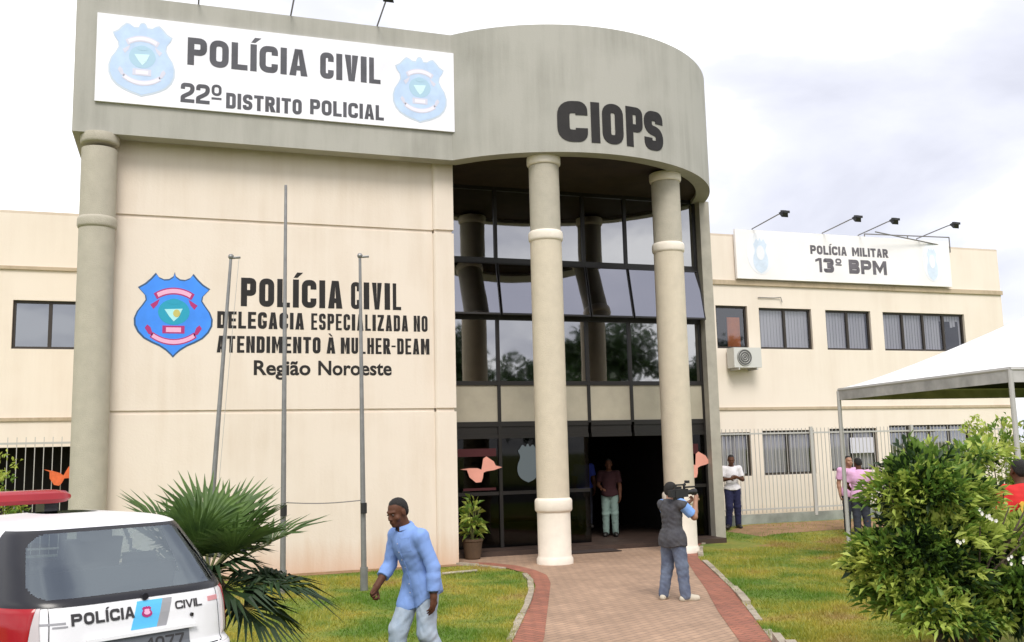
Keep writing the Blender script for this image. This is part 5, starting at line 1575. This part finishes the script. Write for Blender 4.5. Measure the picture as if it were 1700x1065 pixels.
def person(label, loc, fwd, J, skin, top, bottom, shoes, h=.008, ch=.010, sleeve=1.0, hem=.16, curl=(.45, .45), group=None, vest=None, detail=False, fat=1.0, cuffbare=0.0):
    """J: joints in a frame with x = person's right, y = forward"""
    rz = math.atan2(-fwd[0], fwd[1])
    t = thing('person', label, 'person', loc, rz, group)
    pts = np.array([J[k] for k in J if k not in ('look', 'hup', 'hdL', 'hdR', 'hnL', 'hnR')])
    lo, hi = pts.min(0) - .27, pts.max(0) + .27; lo[2] = -.02
    right_p = J['hpR'] - J['hpL']; right_c = J['shR'] - J['shL']
    hl = J['look'] / np.linalg.norm(J['look']); hx = np.cross(hl, J['hup']); hx /= np.linalg.norm(hx); hz = np.cross(hx, hl)
    HA = np.array([hx, hl, hz]); hc = J['head']
    def H(x, y, z): return hc + hx * x + hl * y + hz * z
    Ap = rot_from(J['waist'] - J['pelvis'], right_p); Ac = rot_from(J['neck'] - J['chest'], right_c); Aw = rot_from(J['chest'] - J['waist'], right_p + right_c)
    def torso(s, g, k):
        f = fat
        s.ell(J['pelvis'] - Ap[2] * .01, (.165 * f + g, .118 * f + g, .125 + g), Ap, k)
        s.ell(J['waist'], (.148 * f + g, .108 * f + g, .15 + g), Aw, k)
        s.ell(J['chest'], (.168 * f + g, .118 * f + g, .175 + g), Ac, k)
        s.cone(J['shL'], .055 + g, J['shR'], .055 + g, k)
        s.cone(J['neck'] - Ac[2] * .10, .085 + g, J['neck'] - Ac[2] * .02, .062 + g, k)
    def arm(s, sd, g, upto=1.0, k=.02, end=0.0):
        a, b, c = J['sh' + sd], J['el' + sd], J['wr' + sd]
        if upto <= .5:
            s.cone(a, .056 + g, a + (b - a) * upto * 2, .047 + g + end, k); return a + (b - a) * upto * 2, (b - a)
        s.cone(a, .051 + g, b, .043 + g, k)
        e2 = b + (c - b) * (upto - .5) * 2
        m_ = b + (c - b) * min(.35, (upto - .5))
        s.cone(b, .042 + g, m_, .042 + g, k); s.cone(m_, .042 + g, e2, .030 + .012 * (1 - upto) * 2 + g + end, k)
        return e2, c - b
    def leg(s, sd, g, k=.02, flare=0.0, foot=True):
        a, b, c, e_ = J['hp' + sd], J['kn' + sd], J['an' + sd], J['to' + sd]
        s.cone(a, .088 + g, b, .056 + g, k)
        cf = b + (c - b) * .32 + np.array([0, -.015, 0])
        s.cone(b, .054 + g, cf, .056 + g, k); s.cone(cf, .056 + g, c, .036 + g + flare, k)
    # ---- body: one continuous surface
    s = SDF(lo, hi, h)
    torso(s, 0, .04)
    for sd in 'LR':
        arm(s, sd, 0); leg(s, sd, 0, .03)
        hl_ = J['an' + sd] - (J['to' + sd] - J['an' + sd]) * .25; hl_[2] = max(.045, hl_[2] - .035)
        s.cone(hl_, .038, J['to' + sd], .032, .02)
        hand(s, J['wr' + sd], J['hd' + sd], J['hn' + sd], curl[0 if sd == 'L' else 1], 1.0, (-1 if sd == 'R' else 1) * (1))
    s.cone(J['neck'] - Ac[2] * .05, .062, H(0, -.02, -.06), .054, .03)
    s.ell(H(0, -.012, .035), (.076, .095, .088), HA, .02)
    s.ell(H(0, .028, -.040), (.057, .070, .080), HA, .03)
    s.ell(H(0, .070, -.092), (.024, .024, .020), HA, .02)
    s.cone(H(0, .090, .012), .008, H(0, .106, -.026), .012, .014)
    for q in (-1, 1):
        s.cone(H(q * .012, .104, -.030), .008, H(q * .016, .098, -.030), .007, .006)
        s.cone(H(q * .014, .087, .030), .011, H(q * .044, .074, .028), .009, .015)
        s.ell(H(q * .034, .100, .006), (.013, .010, .007), HA, .012, 'sub')
        s.ell(H(q * .050, .056, -.030), (.022, .022, .022), HA, .02)
        s.ell(H(q * .076, -.008, -.004), (.010, .022, .032), HA, .006)
    s.cone(H(-.020, .090, -.058), .0085, H(.020, .090, -.058), .0085, .01); s.cone(H(-.016, .090, -.070), .009, H(.016, .090, -.070), .009, .006)
    V, F = s.mesh()
    body = np_mesh_local('body', V, F, [skin], t, None, 180)
    if detail:
        mb = MB()
        for q in (-1, 1): mb.ball(H(q * .034, .082, .007), (.0115, .0105, .008), 6, 0); mb.ball(H(q * .034, .0895, .007), .0055, 5, 1)
        mb.build('eyes', ['eye', 'hair'], t, local=True, smooth=180)
    # ---- hair
    s = SDF(hc - .16, hc + .16, min(h, .007))
    s.ell(H(0, -.014, .038), (.079, .0975, .092), HA, .01)
    s.ell(H(0, -.045, -.005), (.068, .058, .07), HA, .02)
    G_ = (s.grid() - hc) @ HA.T
    hairline = .78 * G_[..., 1] - .70 * G_[..., 2] + .012 - .012 * np.cos(G_[..., 0] * 48)
    edge_ = np.maximum(hairline, -(G_[..., 2] + .055))
    s.D += (.0065 * np.clip((edge_ + .028) / .028, 0, 1)).astype(np.float32)
    s.D = np.maximum(s.D, edge_.astype(np.float32))
    s.D += (.0025 * np.sin(G_[..., 0] * 300) * np.sin(G_[..., 1] * 290) * np.sin(G_[..., 2] * 310)).astype(np.float32)
    V, F = s.mesh(); np_mesh_local('hair', V, F, ['hair'], t, None, 180)
    # ---- top
    def wrinkle(s, amp, fr=38):
        G_ = s.grid()
        x, y, z = G_[..., 0], G_[..., 1], G_[..., 2]
        n_ = np.sin(z * 24 + 26 * x + 9 * y + 2.5 * np.sin(y * 17 + z * 8)) * np.sin(x * 21 - z * 15 + 5 * np.sin(z * 9) + 1.3) + .55 * np.sin(z * 46 - 33 * x + 3 * np.sin(x * 31 + y * 25)) * np.sin(y * 37 + z * 19) + .3 * np.sin(z * 90 + 40 * x + 60 * y)
        s.D += (amp * n_).astype(np.float32)
    def top_piece(name, m, g, upto, hem_, wr_=.0022, neck_open=.0):
        s = SDF(lo, hi, ch)
        torso(s, g, .05)
        # the skirt of the shirt hangs from the hips
        hp = J['pelvis'] - Ap[2] * hem_
        s.ell(J['pelvis'] - Ap[2] * hem_ * .5, (.172 * fat + g, .128 * fat + g, .16 + hem_ * .5), Ap, .05)
        for sd in 'LR':
            a_, b_ = J['hp' + sd], J['kn' + sd]
            s.cone(a_, .100 + g, a_ + (b_ - a_) * .5, .088 + g, .05)
        lat_ = np.clip(((s.grid() - hp) @ Ap[0]) / .17, -1, 1) ** 2 * (.075 if detail else .03)
        s.D = np.maximum(s.D, ((s.grid() - hp) @ (-Ap[2]) + lat_).astype(np.float32))
        nk = J['neck'] + Ac[2] * .012 + Ac[1] * .01
        s.D = np.maximum(s.D, ((s.grid() - nk) @ (Ac[2] * .93 + Ac[1] * .37)).astype(np.float32))
        if upto:
            for sd in 'LR':
                b = SDF(lo, hi, ch)
                u_ = upto if not isinstance(upto, tuple) else upto[0 if sd == 'L' else 1]
                e_, dr = arm(b, sd, g + .004, u_, .02, .006)
                b.cut(e_, dr)
                hh = np.clip(.5 + .5 * (s.D - b.D) / .03, 0, 1); s.D = s.D * (1 - hh) + b.D * hh - .03 * hh * (1 - hh)
        wrinkle(s, wr_)
        V, F = s.mesh(); keep_[name] = s; return np_mesh_local(name, V, F, [m], t, None, 180)
    keep_ = {}
    shirt = top_piece('shirt', top, .014, sleeve, hem if vest is None else .12, .0019 if detail else .0022)
    if vest: top_piece('vest', vest, .030, None, hem, .004)
    # placket with buttons and a chest pocket lying on the cloth
    if detail:
        sd_ = keep_['shirt']
        def onto(p, dr):
            p = np.array(p, float); dr = np.array(dr, float)
            for q in range(200):
                x_ = p + dr * (.30 - q * .0025)
                i_ = np.round((x_ - sd_.lo) / sd_.h).astype(int)
                if (i_ < 0).any() or (i_ >= sd_.n).any(): continue
                if sd_.D[tuple(i_)] < 0: return Vector(x_)
            return Vector(p)
        def strip(rows, m_, name_, th):
            mb = MB(); vs = []
            w_ = len(rows[0])
            for off in (0, th):
                for r_ in rows:
                    for p, dr in r_: vs.append(onto(p, dr) + Vector(dr) * (off + .001))
            q_ = len(rows) * w_; fs = []
            for a in range(len(rows) - 1):
                for b in range(w_ - 1):
                    k = a * w_ + b; fs.append((q_ + k, q_ + k + 1, q_ + k + w_ + 1, q_ + k + w_))
            edge = [b for b in range(w_)] + [a * w_ + w_ - 1 for a in range(1, len(rows))] + [(len(rows) - 1) * w_ + b for b in range(w_ - 2, -1, -1)] + [a * w_ for a in range(len(rows) - 2, 0, -1)]
            for a, b in zip(edge, edge[1:] + edge[:1]): fs.append((a, b, q_ + b, q_ + a))
            mb.add(vs, fs); return mb.build(name_, m_, shirt, local=True, smooth=60)
        ax_ = lambda u_: (J['neck'] - Ac[2] * .05) * (1 - u_) + (J['pelvis'] - Ap[2] * .10) * u_
        fwd_ = Ac[1] / np.linalg.norm(Ac[1])
        strip([[(ax_(u_) + Ac[0] * w_, fwd_) for w_ in (-.018, 0, .018)] for u_ in np.linspace(.02, .97, 26)], top, 'placket', .004)
        mb = MB()
        for u_ in np.linspace(.10, .92, 7):
            p = onto(ax_(u_), fwd_) + Vector(fwd_) * .006; mb.tube([p, p + Vector(fwd_) * .003], .006, 8)
        mb.build('buttons', 'paper', shirt, local=True)
        strip([[(J['chest'] + Ac[2] * zz_ - Ac[0] * ww_, fwd_) for ww_ in (.04, .07, .10, .13)] for zz_ in np.linspace(.0, .12, 7)], top, 'pocket', .004)
    # collar
    if detail:
        mb = MB(); c = Vector(J['neck']) + Vector(Ac[2]) * .012
        ring = []
        for k in range(17):
            a = rad(-160 + 320 * k / 16) + math.pi / 2 + math.pi
            rr = .070
            p = c + Vector(Ac[0]) * math.cos(a) * rr + Vector(Ac[1]) * math.sin(a) * rr * 1.02
            ring.append(p)
        vs = []
        for p in ring:
            o_ = (p - c).normalized()
            vs += [p - Vector(Ac[2]) * .02, p + Vector(Ac[2]) * .018 - o_ * .006, p + Vector(Ac[2]) * .015 + o_ * .006, p - Vector(Ac[2]) * .014 + o_ * .020]
        fs = []
        for a in range(16):
            for b in range(3): fs.append((a * 4 + b, (a + 1) * 4 + b, (a + 1) * 4 + b + 1, a * 4 + b + 1))
        mb.add(vs, fs); mb.build('collar', top, shirt, local=True, smooth=180)
    # ---- trousers
    s = SDF(lo, hi, ch)
    s.ell(J['pelvis'] - Ap[2] * .01, (.168 * fat + .012, .122 * fat + .012, .13), Ap, .04)
    for sd in 'LR':
        a_, b_, c_ = J['hp' + sd], J['kn' + sd], J['an' + sd]
        s.cone(a_, .108, b_, .084, .03); s.cone(b_, .084, c_, .070, .03)
    for sd in 'LR':
        pass
    G_ = s.grid()
    s.D = np.maximum(s.D, ((G_ - (J['pelvis'] + Ap[2] * .10)) @ Ap[2]).astype(np.float32))
    foot_z = min(J['anL'][2], J['anR'][2]) - .045
    s.D = np.maximum(s.D, (foot_z - G_[..., 2]).astype(np.float32))
    wrinkle(s, .0035, 30)
    V, F = s.mesh(); np_mesh_local('trousers', V, F, [bottom], t, None, 180)
    # ---- shoes
    for sd in 'LR':
        an, to = J['an' + sd], J['to' + sd]
        d = to - an; d[2] = 0; d /= np.linalg.norm(d) + 1e-9
        s = SDF(np.minimum(an, to) - .16, np.maximum(an, to) + .16, .007)
        hl_ = an - d * .045; hl_[2] = an[2] - .035
        tp = to + d * .015; tp[2] = to[2] + .006
        s.cone(hl_, .044, tp, .042, .02); s.cone(an + d * .01, .050, tp - d * .05, .040, .03)
        base_z = min(an[2] - .085, to[2] - .035)
        s.D = np.maximum(s.D, (base_z - s.grid()[..., 2]).astype(np.float32))
        s.D = np.maximum(s.D, (s.grid()[..., 2] - an[2] - .02).astype(np.float32))
        V, F = s.mesh(); np_mesh_local('shoe', V, F, [shoes], t, None, 180)
    return t

def G0(x, y, dz=0.0): return (x, y, float(zg(x, y)) + dz)

# man in the blue shirt, stooping as he walks left
J = mirror_pose(STAND, pelvis=(0, -.06, .93), waist=(0, -.01, 1.06), chest=(0, .055, 1.225), neck=(0, .115, 1.395), head=(.0, .185, 1.525), look=(-.10, .95, -.30), hup=(0, .3, 1),
                shL=(-.18, .065, 1.315), shR=(.17, .095, 1.315), elL=(-.255, -.01, 1.055), elR=(.245, .11, 1.05), wrL=(-.27, .0, .80), wrR=(.20, .28, .88),
                hdL=(.05, .08, -1), hdR=(0, .55, -.8), hnL=(.9, .3, 0), hnR=(-.9, -.1, -.3),
                hpL=(-.09, -.06, .89), hpR=(.09, -.06, .89), knL=(-.10, -.04, .48), knR=(.10, .12, .50), anL=(-.10, -.26, .12), anR=(.10, .16, .085), toL=(-.11, -.12, .04), toR=(.12, .32, .035))
man = person('man stooping in light blue shirt and pale jeans, walking left across the grass', G0(2.02, 8.62), (-.93, -.36), J, 'skinA', 'blueshirt', 'jean', 'shoe', h=.0065, ch=.008, sleeve=(.90, .78), hem=.20, curl=(.35, 1.0), detail=True)
mb = MB(); c = J['wrL'] * .8 + J['elL'] * .2; d = Vector(J['wrL'] - J['elL']).normalized()
mb.tube([Vector(c) - d * .014, Vector(c) + d * .014], .041, 16); mb.build('wristwatch', 'watch', man, local=True)

# cameraman with a shoulder video camera
J = mirror_pose(STAND, head=(-.03, .05, 1.60), look=(.1, 1, -.02), chest=(0, .0, 1.27), shR=(.19, .01, 1.42), shL=(-.18, .02, 1.40), elR=(.27, .20, 1.22), wrR=(.17, .36, 1.45), hdR=(-.2, .5, .8), hnR=(-1, .2, 0),
                elL=(-.24, .20, 1.18), wrL=(-.02, .38, 1.40), hdL=(.5, .6, .5), hnL=(.2, 0, 1), knL=(-.15, .03, .50), anL=(-.19, -.04, .085), toL=(-.26, .09, .035), knR=(.12, .05, .5), anR=(.16, .05, .085), toR=(.22, .21, .035))
for k_ in list(J):
    if k_ not in ('look', 'hup', 'hdL', 'hdR', 'hnL', 'hnR'): J[k_] = J[k_] * .91
cm = person('cameraman in grey vest and worn jeans filming on the brick path', G0(6.37, 11.95), (.90, .32), J, 'skinB', 'paleblue', 'jeandark', 'shoepale', h=.008, ch=.010, sleeve=.40, hem=.16, curl=(.9, .7), vest='vest', fat=.80)
vc = thing('video_camera', 'black shoulder video camera resting on the cameraman in the grey vest', 'camera', G0(6.37, 11.95), math.atan2(-.90, .32))
vc.scale = (.91, .91, .91)
mb = MB()
mb.obox((.14, .05, 1.575), (.045, 0, 0), (0, .14, 0), (0, 0, .06)); mb.obox((.14, .02, 1.495), (.035, 0, 0), (0, .08, 0), (0, 0, .025)); mb.obox((.14, -.13, 1.57), (.038, 0, 0), (0, .045, 0), (0, 0, .05))
mb.build('body', 'camera', vc, local=True)
mb = MB(); mb.tube([(.14, .185, 1.58), (.14, .32, 1.58), (.14, .33, 1.58), (.14, .39, 1.58)], [.036, .036, .046, .05], 18); mb.tube([(.14, .391, 1.58), (.14, .395, 1.58)], .042, 18); ln = mb.build('lens', 'camera', vc, local=True)
mb = MB(); mb.obox((.14, .06, 1.695), (.016, 0, 0), (0, .12, 0), (0, 0, .012)); mb.obox((.14, .15, 1.66), (.012, 0, 0), (0, .016, 0), (0, 0, .026)); mb.obox((.14, -.04, 1.66), (.012, 0, 0), (0, .016, 0), (0, 0, .026)); mb.build('handle', 'camera', vc, local=True)
mb = MB(); mb.tube([(.05, .10, 1.63), (-.02, .12, 1.63)], .02, 10); mb.obox((-.02, .17, 1.635), (.028, 0, 0), (0, .075, 0), (0, 0, .03)); mb.build('viewfinder', 'camera', vc, local=True)
mb = MB(); mb.tube([(.20, .08, 1.66), (.20, .32, 1.66)], .014, 10); mb.build('microphone', 'rubber', vc, local=True)
mb = MB(); mb.obox((.14, .22, 1.735), (.03, 0, 0), (0, .025, 0), (0, 0, .02)); mb.tube([(.14, .14, 1.70), (.14, .20, 1.73)], .01, 6); mb.build('camera_light', 'camera', vc, local=True)

# man with folded hands beside the tower
J = mirror_pose(STAND, elL=(-.25, .03, 1.14), elR=(.25, .03, 1.14), wrL=(-.09, .24, 1.20), wrR=(.09, .24, 1.17), hdL=(1, .35, .25), hdR=(-1, .35, .2), hnL=(0, -1, .2), hnR=(0, -1, .2), look=(.1, 1, -.25), knR=(.10, .08, .5), anR=(.13, .02, .085), toR=(.2, .16, .035))
person('man in white shirt and navy trousers with hands raised beside the grey tower wall', G0(12.50, 20.35), (-.35, -.94), J, 'skinA', 'whiteshirt', 'navy', 'shoe', sleeve=.36, fat=.9, hem=.05, curl=(.5, .5), ch=.011)
# two by the bush
J = mirror_pose(STAND, elL=(-.27, .04, 1.14), elR=(.25, .04, 1.14), wrL=(-.15, .22, 1.05), wrR=(.12, .23, 1.08), hdL=(.6, .7, 0), hdR=(-.7, .6, 0), hnL=(0, 0, -1), hnR=(0, 0, -1), look=(-.1, 1, -.2))
person('man in pink shirt seen from behind next to the flowering bush', G0(13.98, 17.6), (.42, .9), J, 'skinA', 'pinkshirt', 'darktrouser', 'shoe', sleeve=.36, hem=.14, ch=.011, fat=1.12)
J = mirror_pose(STAND, look=(-.4, 1, 0))
person('man facing the street just behind the left shoulder of the man in pink', G0(14.38, 18.45), (-.4, -.9), J, 'skinB', 'pinkshirt', 'darktrouser', 'shoe', sleeve=.36, hem=.14, ch=.012)
J = mirror_pose(STAND, wrR=(.18, .2, 1.0), hdR=(-.3, .9, -.2), elR=(.27, .02, 1.13))
rm = person('person with black hair in red shirt behind the flowering bush at the right edge', G0(8.32, 7.92), (.35, .93), J, 'skinA', 'redshirt', 'darktrouser', 'shoe', sleeve=.40, hem=.2, ch=.011, fat=1.1)
mb = MB(); mb.prism([(-.05 + .07 * a, 1.22 + .09 * b) for a, b in SHIELD_R], -.165, -.140, lambda u_, v_, w_: (u_, w_, v_)); mb.build('shirt_print', 'redyellow', rm, local=True)
# inside the entrance
person('man in royal blue shirt standing inside the dark lobby', (8.95, 21.0, .25), (-.2, -1), mirror_pose(STAND), 'skinA', 'blueshirt2', 'darktrouser', 'shoe', sleeve=.36, hem=.06, ch=.012)
J = mirror_pose(STAND, elR=(.25, .0, 1.14), wrR=(.16, .20, 1.05), hdR=(-.5, .8, .1), hnR=(0, 0, -1))
person('person in dark red top and pale trousers standing in the entrance doorway', (9.25, 20.25, .10), (-.45, -.9), J, 'skinA', 'winered', 'palegreen', 'shoe', sleeve=.36, hem=.06, ch=.012)

# ------------------------------------------------------------------ trees across the street (seen in the window reflections)
def tree(loc, h, r, label):
    t = thing('leafy_tree', label, 'tree', loc, random.uniform(0, 6), 'trees across the street')
    n = 420
    u = RNG.normal(0, 1, (n, 3)); u /= np.linalg.norm(u, axis=1)[:, None]
    lump = RNG.integers(0, 7, n); lc = RNG.normal(0, .45, (7, 3)) * np.array([r, r, h * .16])
    Cs = np.array([0, 0, h * .66]) + lc[lump] + u * np.array([r * .62, r * .62, h * .2]) * RNG.uniform(.3, 1, n)[:, None]
    V, F, _ = leaf_cloud(Cs, u, 10, .5, .13, .8, 1, [1.0], .3, .25)
    np_mesh_local('crown', V, F, ['treeleaf'], t)
    mb = MB(); mb.tube([(0, 0, -.1), (.1, .05, h * .3), (0, .1, h * .7)], [.22, .16, .06], 8)
    for k in range(5):
        a = k * 1.3; mb.tube([(.05, .05, h * (.35 + .05 * k)), (math.cos(a) * r * .6, math.sin(a) * r * .6, h * (.6 + .04 * k))], [.08, .03], 6)
    mb.build('trunk', 'bark', t, local=True)

for k, (x, y, h_, r_) in enumerate(((9, -11, 8.6, 3.4), (14.5, -14, 9.8, 3.8), (20, -12, 7.2, 2.8), (25.5, -17, 10.4, 4.0), (33, -16, 8.6, 3.4), (4, -15, 9, 3.4), (41, -22, 11, 4.4))):
    tree((x, y, 0.25), h_, r_, 'leafy tree across the street mirrored in the dark entrance windows')
